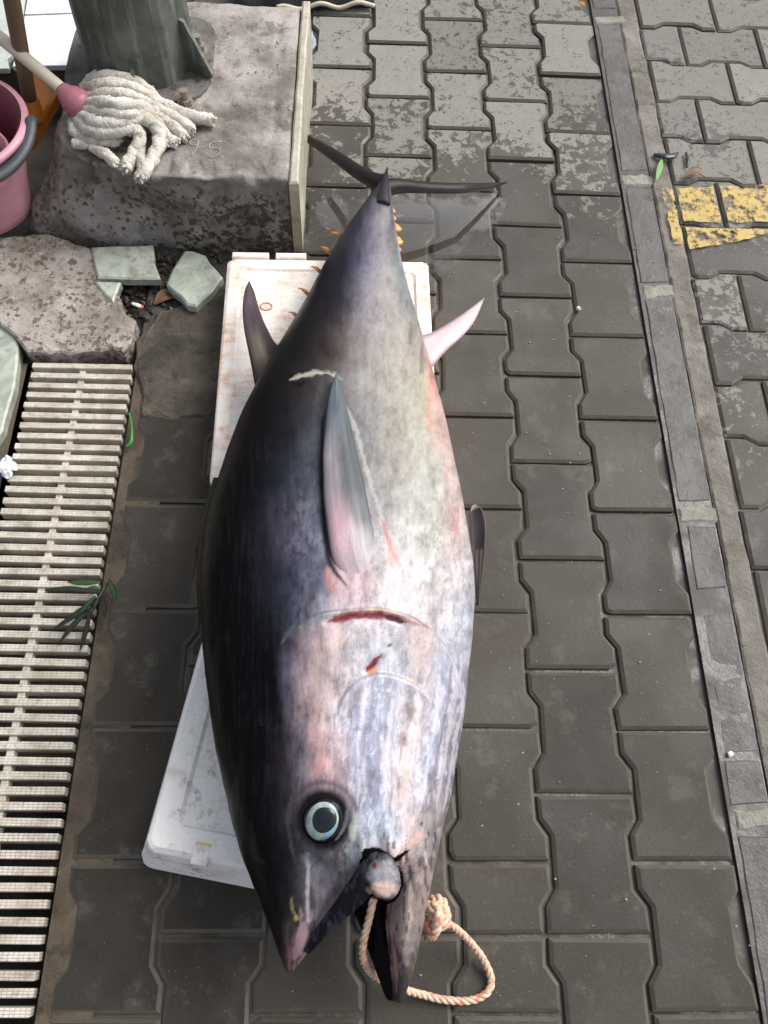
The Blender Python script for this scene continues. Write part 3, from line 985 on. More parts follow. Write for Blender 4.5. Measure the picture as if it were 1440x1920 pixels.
mesh_obj('inside', v, f, MAT_PINKIN, bucket, True)
v, f = lathe([(0.060, 0.150), (0.066, 0.190), (0.070, 0.192), (0.072, 0.186), (0.066, 0.145)])
o = mesh_obj('wringer', v, f, MAT_PINK, bucket, True)
o.location = (0.035, -0.035, -0.012)
hp = [(0.149 * math.cos(a), 0.149 * math.sin(a), 0.208 - 0.02 * math.sin((a + 1.75) / 1.9 * math.pi)) for a in np.linspace(-1.75, 0.12, 14)]
hp = [(0.146, 0.03, 0.20)] + hp[::-1] + [(-0.05, -0.142, 0.20)]
V, F = tube_geo(catmull(hp, 3), 0.0125, 10, 0, True, 0.0, 0.75)
mesh_obj('handle', V, F, MAT_GRIP, bucket, True)

# ------------------------------------------------------------------ dustpan and its brown stick
MAT_ORANGE = plastic('orange_plastic', (0.50, 0.17, 0.012, 1), 0.4, 0.22)
MAT_STICK = simple('brown_stick', (0.165, 0.115, 0.072, 1), 0.6, 0.3, 25, 0.0006)
dp = at(75, 230, 0.04)
dustpan = empty('dustpan', dp)
tag(dustpan, 'orange dustpan with a brown stick standing behind the pink bucket', 'dustpan')
A_, B_, C_, D_ = at(62, 128, 0.150), at(112, 176, 0.150), at(54, 276, 0.070), at(14, 236, 0.070)
bm = bmesh.new()
nz = np.cross(B_ - A_, D_ - A_); nz /= np.linalg.norm(nz)
if nz[2] < 0: nz = -nz
def slabq(bm, a, b, c, d, t):
    vs = [bm.verts.new(tuple(p)) for p in (a, b, c, d)] + [bm.verts.new(tuple(p - nz * t)) for p in (a, b, c, d)]
    for q in ((0, 1, 2, 3), (7, 6, 5, 4), (0, 4, 5, 1), (1, 5, 6, 2), (2, 6, 7, 3), (3, 7, 4, 0)):
        bm.faces.new([vs[i] for i in q])
slabq(bm, A_, B_, C_, D_, 0.004)
adopt(bm_obj('pan', bm, MAT_ORANGE), dustpan)
def lipbar(a, b, w, h):
    e = (b - a) / np.linalg.norm(b - a)
    s_ = np.cross(nz, e)
    bm = bmesh.new()
    slabq(bm, a + nz * h, b + nz * h, b + nz * h + s_ * w, a + nz * h + s_ * w, h + 0.006)
    bmesh.ops.bevel(bm, geom=list(bm.edges), offset=0.0015, segments=2, affect='EDGES')
    return bm
adopt(bm_obj('rim', lipbar(B_, C_, 0.012, 0.014), MAT_ORANGE), dustpan)
adopt(bm_obj('rim', lipbar(A_, B_, 0.008, 0.012), MAT_ORANGE), dustpan)
adopt(tube('handle', [at(56, 190, 0.150) + (at(22, 0, 0.41) - at(56, 190, 0.150)) * t_ for t_ in (0, 1, 2, 3.2)], [0.0150, 0.0150, 0.0150], MAT_STICK, None, 14, 6), dustpan)
adopt(tube('socket', [at(62, 226, 0.118), at(60, 208, 0.135), at(55, 184, 0.157)], [0.024, 0.021, 0.018], MAT_ORANGE, None, 14, 4), dustpan)

# ------------------------------------------------------------------ mop
def yarn_mat():
    s = M('cotton_yarn')
    n = s.noise(30, 5, 0.65)
    c = s.mix(s.sstep(n, 0.3, 0.7), (0.50, 0.465, 0.405, 1), (0.74, 0.70, 0.63, 1))
    c = s.mix(s.math('MULTIPLY', s.sstep(s.noise(9, 3), 0.5, 0.68), 0.5), c, (0.30, 0.26, 0.21, 1))
    h = s.math('ADD', s.noise(420, 3, 0.7), s.voro(420))
    return s.set(color=c, rough=0.95, spec=0.1, normal=s.bump(h, 0.0022, 0.7))
MAT_YARN = yarn_mat()
MAT_STICKW = simple('pale_painted_stick', (0.60, 0.53, 0.43, 1), 0.5, 0.22, 18, 0.0004)
MAT_SOCKET = plastic('dull_pink_socket', (0.36, 0.13, 0.165, 1), 0.45)
mp = at(140, 190, 0.20)
mop = empty('mop', mp)
tag(mop, 'string mop with thick off-white cotton strands lying on the concrete plinth', 'mop')
sock_a, sock_b = at(122, 172, 0.245), at(150, 196, 0.225)
dirs = (np.array(sock_a) - np.array(sock_b))
adopt(tube('handle', [at(124, 173, 0.243) + (at(30, 95, 0.295) - at(124, 173, 0.243)) * t_ for t_ in (8.5, 5, 2, 1, 0)], 0.0118, MAT_STICKW, None, 14, 6), mop)
adopt(tube('socket', [at(116, 166, 0.247), at(124, 175, 0.243), at(133, 183, 0.238), at(147, 195, 0.229), at(158, 203, 0.222)], [0.014, 0.019, 0.026, 0.030, 0.026], MAT_SOCKET, None, 18, 5), mop)
cc_ = at(133, 192, 0.26)
ST = [  # (pixel path with height, radius)
 ([(156, 168, .205), (176, 148, .235), (208, 143, .25), (244, 150, .24), (270, 164, .215), (288, 180, .20)], .0130),
 ([(160, 176, .22), (186, 160, .265), (226, 159, .272), (264, 173, .25), (300, 193, .22), (340, 212, .205), (372, 222, .20), (403, 226, .199)], .0135),
 ([(162, 186, .235), (200, 176, .278), (240, 178, .282), (276, 194, .25), (306, 210, .228), (336, 226, .212), (362, 245, .20)], .0125),
 ([(161, 194, .24), (200, 193, .290), (244, 197, .285), (280, 206, .245), (302, 220, .222), (326, 238, .207), (346, 258, .198)], .0130),
 ([(157, 204, .235), (196, 210, .272), (240, 213, .272), (270, 210, .255), (286, 214, .235), (300, 236, .212), (314, 258, .199), (330, 270, .197)], .0125),
 ([(150, 214, .222), (178, 228, .252), (220, 230, .256), (262, 222, .25), (288, 233, .235), (299, 258, .215), (291, 286, .205), (277, 310, .20), (263, 338, .197)], .0140),
 ([(143, 221, .21), (166, 243, .232), (205, 248, .238), (244, 241, .238), (262, 254, .222), (254, 282, .208), (242, 304, .203), (234, 322, .198)], .0140),
 ([(138, 226, .20), (141, 248, .205), (172, 262, .212), (205, 264, .210), (226, 262, .205)], .0125),
 ([(137, 270, .198), (166, 269, .203), (198, 264, .200)], .0105),
 ([(172, 275, .199), (198, 290, .201), (224, 311, .198)], .0120),
 ([(262, 262, .203), (260, 290, .202), (268, 312, .20), (262, 336, .196)], .0125),
 ([(160, 172, .20), (170, 150, .205), (190, 137, .212), (226, 141, .205)], .0110),
 ([(282, 208, .215), (290, 232, .205), (302, 254, .199), (312, 272, .196)], .0105),
]
for k, (pp, r) in enumerate(ST):
    P = [at(x, y, 0.197 + (z - 0.197) * 0.72) for x, y, z in pp]
    CP = catmull(P, 10)
    for q in CP:
        zz = plinth_z(q[0], q[1])
        if q[2] < zz + r * 0.75:
            q[2] = zz + r * 0.75
    R = r * 0.90 * (0.97 + 0.08 * fbm(np.linspace(0, 9, len(CP)), np.full(len(CP), k * 3.1), 3, k))
    R[-1] *= 0.75; R[0] *= 0.85
    CP = CP + 0.0016 * (RNG.random(CP.shape) - .5)
    CP2 = catmull(CP[::3], 5)
    R2 = np.interp(np.linspace(0, 1, len(CP2)), np.linspace(0, 1, len(R)), R)
    V, F = tube_geo(CP2, R2, 16, 0, True, 0.0)
    ax_ = np.repeat(CP2, 16, axis=0)
    V = np.array(V)
    ang = np.tile(np.arange(16) * 2 * math.pi / 16, len(CP2)); lng = np.repeat(np.arange(len(CP2)), 16) * 0.42
    tw_ = 1 + 0.09 * np.cos(3 * ang + lng) + 0.20 * (RNG.random(len(V)) - .5) + 0.08 * (fbm(ang * 1.3 + k * 7, lng * 0.8, 2, k) - .5)
    V = ax_ + (V - ax_) * tw_[:, None]
    for q_ in range(int(len(CP2) * 1.5)):                   # terry fuzz
        i_ = RNG.integers(1, len(CP2) - 1)
        a_ = RNG.normal(0, 1, 3); a_ /= np.linalg.norm(a_)
        t_ = CP2[i_ + 1] - CP2[i_ - 1]; t_ /= np.linalg.norm(t_) + 1e-9
        a_ -= t_ * (a_ @ t_); a_ /= np.linalg.norm(a_)
        if a_[2] < -0.4: a_ = -a_
        s0 = CP2[i_] + a_ * R2[i_] * 0.93
        e0 = s0 + a_ * RNG.uniform(.0010, .0026) + t_ * RNG.uniform(-.003, .003)
        b_ = np.cross(a_, t_) * 0.0011
        n0 = len(V)
        V = np.concatenate([V, [s0 - b_ - t_ * .0011, s0 + b_, s0 + t_ * .0016, e0]])
        F += [(n0, n0 + 1, n0 + 3), (n0 + 1, n0 + 2, n0 + 3), (n0 + 2, n0, n0 + 3)]
    tip, tdir = CP2[-1], (CP2[-1] - CP2[-4]) / np.linalg.norm(CP2[-1] - CP2[-4])
    for q_ in range(9):                                     # frayed end
        a_ = RNG.normal(0, 1, 3); a_ -= tdir * (a_ @ tdir); a_ /= np.linalg.norm(a_)
        s0 = tip + a_ * R2[-1] * RNG.uniform(.2, .8) - tdir * 0.004
        e0 = s0 + tdir * RNG.uniform(.006, .013) + a_ * RNG.uniform(0, .005)
        e0[2] = max(e0[2], plinth_z(e0[0], e0[1]) + 0.002)
        v_, f_ = tube_geo([s0, (s0 + e0) / 2 + RNG.normal(0, .001, 3), e0], [.0036, .0034, .0018], 6, len(V))
        V = np.concatenate([V, v_]); F += f_
    adopt(mesh_obj('strand', V, F, MAT_YARN, None, True), mop)

# ------------------------------------------------------------------ dark bundle and plastic scrap at the top edge
MAT_NAVY = simple('navy_cloth', (0.012, 0.013, 0.022, 1), 0.75, 0.3, 60, 0.001)
MAT_HEM = simple('pale_hem', (0.52, 0.46, 0.36, 1), 0.8, 0.2, 60, 0.0005)
nb = at(590, -30, 0.0)
bundle = empty('cloth_bundle', (nb[0], nb[1], 0))
tag(bundle, 'dark navy bundle with a wavy pale hem at the top edge behind the plinth', 'bundle')
v, f = [], []
nu, nv_ = 40, 10
for i in range(nu + 1):
    u = i / nu
    px = 440 + 262 * u
    edge = 8 + 3.5 * math.sin(u * 6 + 0.5) - 9 * max(0, u - 0.75) * 3
    for j in range(nv_ + 1):
        t = j / nv_
        py = edge - t * 150
        z = 0.012 + 0.075 * math.sin(math.pi * min(1, t * 1.05)) ** 0.6 * math.sin(math.pi * min(1, max(0.0, u * 0.96 + 0.02))) ** 0.4 + 0.006 * math.sin(u * 23 + t * 5)
        q = at(px, py, 0.02)
        v.append((q[0], q[1], max(0.004, z)))
for i in range(nu):
    for j in range(nv_):
        a = i * (nv_ + 1) + j
        f.append((a, a + 1, a + nv_ + 2, a + nv_ + 1))
b0 = len(v)
for i in range(nu + 1):
    q = v[i * (nv_ + 1)]
    v.append((q[0], q[1], 0.002))
for i in range(nu):
    f.append((i * (nv_ + 1), (i + 1) * (nv_ + 1), b0 + i + 1, b0 + i))
adopt(mesh_obj('cloth', v, f, MAT_NAVY, None, True), bundle)
hp = [np.array(v[i * (nv_ + 1)]) + np.array([0, -0.003, 0.002]) for i in range(12, nu + 1, 2)]
adopt(tube('hem', hp, 0.0055, MAT_HEM, None, 8, 3), bundle)

MAT_FOILP = plastic('blue_grey_plastic', (0.28, 0.33, 0.40, 1), 0.25)
sc = crumple('plastic_scrap', at(583, 78, 0.015), 0.017, MAT_FOILP, 5, 2, 0.4, (0.6, 1.6, 0.8))
tag(sc, 'small blue grey plastic scrap squeezed between the marble facing and the pavers', 'scrap')

# ------------------------------------------------------------------ foam boxes
def foam_mat(name, stain, amt, dark=None, damt=0.0, base=(0.80, 0.79, 0.76, 1)):
    s = M(name)
    x, y, z = s.sep(s.obj)
    c = s.mix(s.noise(6, 4), tuple(v * 0.93 for v in base[:3]) + (1,), base)
    st = s.math('ADD', s.math('MULTIPLY', s.noise(16, 6, 0.72), 0.7), s.math('MULTIPLY', s.noise(60, 4, 0.7, vec=s.mapping(s.obj, (0.35, 1.6, 1))), 0.3))
    c = s.mix(s.math('MULTIPLY', s.sstep(st, 0.50 - amt * 0.08, 0.66), 0.85), c, stain)
    c = s.mix(s.math('MULTIPLY', s.sstep(s.noise(11, 3), 0.35, 0.7), amt * 0.42), c, (0.82, 0.68, 0.58, 1))
    if dark:
        d = s.math('MULTIPLY', s.sstep(s.noise(34, 6, 0.8), 0.50, 0.74), s.sstep(s.math('ADD', s.noise(7, 2), s.math('MULTIPLY', s.math('MULTIPLY', s.sstep(x, -0.165, -0.14), s.sstep(x, -0.06, -0.10)), 0.16)), 0.46, 0.62))
        c = s.mix(s.math('MULTIPLY', d, damt), c, dark)
    bead = s.voro(210)
    return s.set(color=c, rough=0.75, spec=0.3, sss=0.0, normal=s.bump(bead, 0.0011, 0.6))
MAT_FOAM1 = foam_mat('stained_foam', (0.58, 0.28, 0.15, 1), 0.75, base=(0.86, 0.83, 0.79, 1))
MAT_FOAM2 = foam_mat('smudged_white_foam', (0.62, 0.58, 0.50, 1), 0.2, (0.05, 0.045, 0.04, 1), 0.9, base=(0.88, 0.88, 0.87, 1))

def rrect(w, l, r, n=6):
    out = []
    for cx, cy, a0 in ((w / 2 - r, l / 2 - r, 0), (-w / 2 + r, l / 2 - r, 90), (-w / 2 + r, -l / 2 + r, 180), (w / 2 - r, -l / 2 + r, 270)):
        for k in range(n + 1):
            a = math.radians(a0 + 90 * k / n)
            out.append((cx + r * math.cos(a), cy + r * math.sin(a)))
    return out

def foam_box(label, c, w, l, h, rot, mat, flare, rim, dip, notches, group='foam fish boxes'):
    t = empty('foam_box', (c[0], c[1], 0))
    t.rotation_euler = (0, 0, rot)
    tag(t, label, 'foam box', group)
    bm = bmesh.new()
    spec = [(flare, 0.002, 0.022), (flare * 0.9, 0.010, 0.022), (0.0, h - 0.010, 0.015), (-0.002, h - 0.004, 0.014), (-0.007, h, 0.012),
            (-2 * rim + 0.004, h, 0.012), (-2 * rim - 0.004, h - dip, 0.012)]
    rings = []
    for off, z, r in spec:
        w2, l2 = (w + 2 * off, l + 2 * off) if off > -0.01 else (w + off, l + off)
        rings.append([bm.verts.new((x + random.uniform(-.0013, .0013), y + random.uniform(-.0013, .0013), z + random.uniform(-.0006, .0006))) for x, y in rrect(w2, l2, r)])
    n = len(rings[0])
    for a, b in zip(rings[:-1], rings[1:]):
        for i in range(n):
            j = (i + 1) % n
            bm.faces.new((a[i], a[j], b[j], b[i]))
    bm.faces.new(rings[0][::-1])
    bm_inner = rings[-1]
    bm.faces.new(bm_inner)
    for x, y, sx, sy in notches:        # notches along the rim: raised ribs beside cut gaps
        pass
    o = bm_obj('shell', bm, mat, t)
    for x, y, sx, sy in notches:
        b2 = prism_bm([(x - sx, y - sy), (x + sx, y - sy), (x + sx, y + sy), (x - sx, y + sy)], h - 0.012, h + 0.0022, 0.002)
        bm_obj('catch', b2, mat, t)
    return t

HB = 0.088
b1l, b1r = at(388, 905, HB), at(421, 480, HB)
box1 = foam_box('white foam fish box with orange stains under the tail half of the tuna', ((b1l[0] + at(801, 560, HB)[0]) / 2 + 0.004, (b1l[1] + b1r[1]) / 2), at(799, 480, HB)[0] - b1r[0], (b1r[1] - b1l[1]), HB, 0.016, MAT_FOAM1, 0.004, 0.030, 0.003,
                [(-0.155, 0.2615, 0.036, 0.006), (-0.075, 0.2615, 0.030, 0.006)])
a0, a1, a2 = at(268, 1592, HB), at(372, 1225, HB), at(466, 1652, HB)
dirL = (a1 - a0)[:2]; dirL /= np.linalg.norm(dirL)
rot2 = math.atan2(dirL[1], dirL[0]) - math.pi / 2
W2, L2 = 0.345, 0.54
ex = np.array([math.cos(rot2), math.sin(rot2)]); ey = np.array([-math.sin(rot2), math.cos(rot2)])
c2 = a0[:2] + ex * W2 / 2 + ey * L2 / 2
box2 = foam_box('clean white foam fish box with black smudges under the head of the tuna', c2, W2, L2, HB, rot2, MAT_FOAM2, 0.020, 0.040, 0.004, [])
MAT_YTAPE = simple('yellowed_foam', (0.72, 0.58, 0.26, 1), 0.7, 0.2, 60)
q = at(377, 1602, HB)
v2 = Vector((q[0] - c2[0], q[1] - c2[1], 0)); v2.rotate(Matrix.Rotation(-rot2, 3, 'Z'))
bm_obj('catch', prism_bm([(v2.x - 0.012, v2.y - 0.014), (v2.x + 0.012, v2.y - 0.014), (v2.x + 0.012, v2.y + 0.010), (v2.x - 0.012, v2.y + 0.010)], HB - 0.01, HB + 0.001, 0.002), MAT_FOAM2, box2)
bm_obj('yellow_edge', prism_bm([(v2.x - 0.012, v2.y + 0.011), (v2.x + 0.011, v2.y + 0.011), (v2.x + 0.012, v2.y + 0.015), (v2.x - 0.011, v2.y + 0.016)], HB - 0.01, HB + 0.0008, 0.001), MAT_YTAPE, box2)
# round moulding ring pressed into the stained box
qq = at(499, 573, HB)
ring = [(qq[0] + 0.011 * math.cos(t), qq[1] + 0.009 * math.sin(t), HB - 0.0022) for t in np.linspace(0, 2 * math.pi, 20)]
MAT_RING = simple('orange_stain_ring', (0.62, 0.30, 0.18, 1), 0.8, 0.2, 80)
V, F = tube_geo(ring, 0.0014, 5)
o = mesh_obj('moulded_ring', V, F, MAT_RING, None, True)
o.parent = box1
o.matrix_parent_inverse = (Matrix.Translation(box1.location) @ Matrix.Rotation(0.016, 4, 'Z')).inverted()

# ------------------------------------------------------------------ the tuna: sections [Y, X centre, half depth, height of axis, half thickness]
SEC_T = np.array([[1.3912, 0.0541, 0.0083, 0.115, 0.012], [1.3105, 0.0353, 0.0323, 0.1192, 0.0272], [1.2286, 0.0208, 0.0546, 0.1283, 0.0404], [1.1496, 0.0102, 0.0732, 0.1385, 0.0531], [1.0738, 0.0074, 0.085, 0.1492, 0.0665], [1.0014, -0.0027, 0.1084, 0.1601, 0.0801], [0.9323, 0.0001, 0.1182, 0.1709, 0.0936], [0.8681, -0.0141, 0.1435, 0.1793, 0.1032], [0.8068, -0.0153, 0.1556, 0.1874, 0.1124], [0.7482, -0.0204, 0.1714, 0.1956, 0.1215], [0.6939, -0.0191, 0.1764, 0.2005, 0.1271], [0.6418, -0.025, 0.1876, 0.2052, 0.1325], [0.5916, -0.0237, 0.1931, 0.21, 0.138], [0.5444, -0.0246, 0.2, 0.2124, 0.1407], [0.4988, -0.0232, 0.2009, 0.2147, 0.1434], [0.4548, -0.0215, 0.2009, 0.217, 0.146], [0.4134, -0.0208, 0.1978, 0.2159, 0.1449], [0.373, -0.0197, 0.1918, 0.2149, 0.1439], [0.3339, -0.0192, 0.1852, 0.2138, 0.1427], [0.2961, -0.0182, 0.1787, 0.2111, 0.139], [0.2593, -0.0175, 0.1717, 0.2083, 0.1352], [0.2234, -0.0171, 0.1644, 0.2053, 0.1312], [0.1886, -0.0161, 0.1563, 0.2002, 0.1251], [0.1545, -0.0145, 0.1476, 0.1951, 0.1189], [0.121, -0.0125, 0.1383, 0.1895, 0.1119], [0.0881, -0.0106, 0.1276, 0.184, 0.105]])
SEC_U = np.array([[0.2278, -0.0864, 0.0741, 0.205, 0.128], [0.2033, -0.0827, 0.0781, 0.2022, 0.1237], [0.1791, -0.079, 0.082, 0.1993, 0.1195], [0.1553, -0.0752, 0.0856, 0.1964, 0.1149], [0.1319, -0.0687, 0.0856, 0.1928, 0.1091], [0.1088, -0.0633, 0.0829, 0.1892, 0.1033], [0.086, -0.0605, 0.0761, 0.1857, 0.0973], [0.0634, -0.0601, 0.0668, 0.1817, 0.0886], [0.0411, -0.0622, 0.0532, 0.1778, 0.0799], [0.0191, -0.0652, 0.0383, 0.1738, 0.0682], [-0.0027, -0.0666, 0.0277, 0.1698, 0.054], [-0.0242, -0.0681, 0.0176, 0.1654, 0.0372], [-0.0456, -0.0714, 0.004, 0.16, 0.014]])
SEC_L = np.array([[0.2033, 0.1002, 0.0387, 0.19, 0.1], [0.1779, 0.0995, 0.0365, 0.1877, 0.0943], [0.153, 0.0977, 0.0351, 0.1854, 0.0886], [0.1284, 0.094, 0.0333, 0.1831, 0.0829], [0.1042, 0.0909, 0.0306, 0.1809, 0.0771], [0.0805, 0.0906, 0.0251, 0.1766, 0.0681], [0.0571, 0.0869, 0.0219, 0.1711, 0.059], [0.034, 0.0788, 0.0255, 0.1656, 0.0554], [0.0111, 0.0759, 0.0233, 0.1601, 0.0517], [-0.0116, 0.0742, 0.0193, 0.1546, 0.0481], [-0.0341, 0.0727, 0.014, 0.1489, 0.0426], [-0.0564, 0.0712, 0.0098, 0.1419, 0.0273], [-0.0786, 0.0676, 0.004, 0.135, 0.012]])
SEC_F = np.array([[0.1454, 0.0337, 0.0735, 0.15, 0.07], [0.1222, 0.0333, 0.0703, 0.1426, 0.0601], [0.0991, 0.033, 0.0668, 0.1352, 0.0502], [0.0764, 0.0337, 0.0577, 0.1249, 0.041], [0.0537, 0.0357, 0.0459, 0.1145, 0.0334], [0.0311, 0.0367, 0.0309, 0.1052, 0.0311], [0.0084, 0.0412, 0.0236, 0.1071, 0.0288], [-0.0139, 0.0462, 0.0196, 0.1091, 0.0255], [-0.0357, 0.0511, 0.0165, 0.1111, 0.0217], [-0.0571, 0.0554, 0.0134, 0.113, 0.0178], [-0.078, 0.0615, 0.0076, 0.115, 0.014]])

_e = SEC_T[-1]
SEC_TT = np.vstack([SEC_T, [[_e[0] - 0.014, _e[1], _e[2] * 0.90, _e[3], _e[4] * 0.80], [_e[0] - 0.024, _e[1], _e[2] * 0.70, _e[3], _e[4] * 0.50]]])
def smooth_sec(S, it=2):
    S = S.copy()
    for _ in range(it):
        S[1:-1, 1:3] = 0.5 * S[1:-1, 1:3] + 0.25 * (S[:-2, 1:3] + S[2:, 1:3])
    return S

def loft(S, nseg=72, ne=2.25, sub=4, smooth=2):
    S = smooth_sec(S, smooth)
    P = catmull(S, sub)
    V, F = [], []
    for (yc, xc, a, zc, b) in P:
        for k in range(nseg):
            t = 2 * math.pi * k / nseg
            c, s = math.cos(t), math.sin(t)
            V.append((xc + a * math.copysign(abs(c) ** (2 / ne), c), yc, zc + b * math.copysign(abs(s) ** (2 / ne), s)))
    n = len(P)
    for i in range(n - 1):
        for k in range(nseg):
            p, q = i * nseg + k, i * nseg + (k + 1) % nseg
            F.append((p, p + nseg, q + nseg, q))
    F.append(tuple(range(nseg)))
    F.append(tuple((n - 1) * nseg + k for k in range(nseg))[::-1])
    return V, F

def fuse(parts, voxel):
    V, F = [], []
    for v, f in parts:
        o = len(V)
        V += list(v)
        F += [tuple(o + i for i in q) for q in f]
    me = bpy.data.meshes.new('tmp')
    me.from_pydata([tuple(v) for v in V], [], F)
    bm = bmesh.new(); bm.from_mesh(me)
    bmesh.ops.recalc_face_normals(bm, faces=bm.faces)
    bm.to_mesh(me); bm.free()
    o = bpy.data.objects.new('tmp', me)
    COL.objects.link(o)
    md = o.modifiers.new('r', 'REMESH')
    md.mode = 'VOXEL'
    md.voxel_size = voxel
    dg = bpy.context.evaluated_depsgraph_get()
    dg.update()
    me2 = bpy.data.meshes.new_from_object(o.evaluated_get(dg))
    bpy.data.objects.remove(o)
    return me2

def get_v(me):
    a = np.empty(len(me.vertices) * 3, np.float32)
    me.vertices.foreach_get('co', a)
    return a.reshape(-1, 3).astype(float)

def get_e(me):
    a = np.empty(len(me.edges) * 2, np.int32)
    me.edges.foreach_get('vertices', a)
    return a.reshape(-1, 2)

def relax(V, E, it, w=0.5):
    deg = np.bincount(E.ravel(), minlength=len(V)).astype(float)[:, None]
    for _ in range(it):
        S = np.zeros_like(V)
        for c in range(3):
            S[:, c] = np.bincount(E[:, 0], V[E[:, 1], c], len(V)) + np.bincount(E[:, 1], V[E[:, 0], c], len(V))
        V = V * (1 - w) + w * S / np.maximum(deg, 1)
    return V

me_f = fuse([loft(SEC_TT), loft(SEC_U, ne=2.1, smooth=1), loft(SEC_L, ne=2.1, smooth=1), loft(SEC_F, ne=2.0, smooth=1)], 0.0023)
FV = get_v(me_f)
FE = get_e(me_f)
FV = relax(FV, FE, 8)
_w = np.clip(1 - np.abs(FV[:, 1] - 0.085) / 0.05, 0, 1)[:, None] * (FV[:, 2:3] > 0.17)
FV = FV * (1 - _w) + relax(FV, FE, 60) * _w
me_f.vertices.foreach_set('co', FV.astype(np.float32).ravel())
me_f.update()
nrm = np.empty(len(FV) * 3, np.float32)
me_f.vertices.foreach_get('normal', nrm)
nrm = nrm.reshape(-1, 3).astype(float)

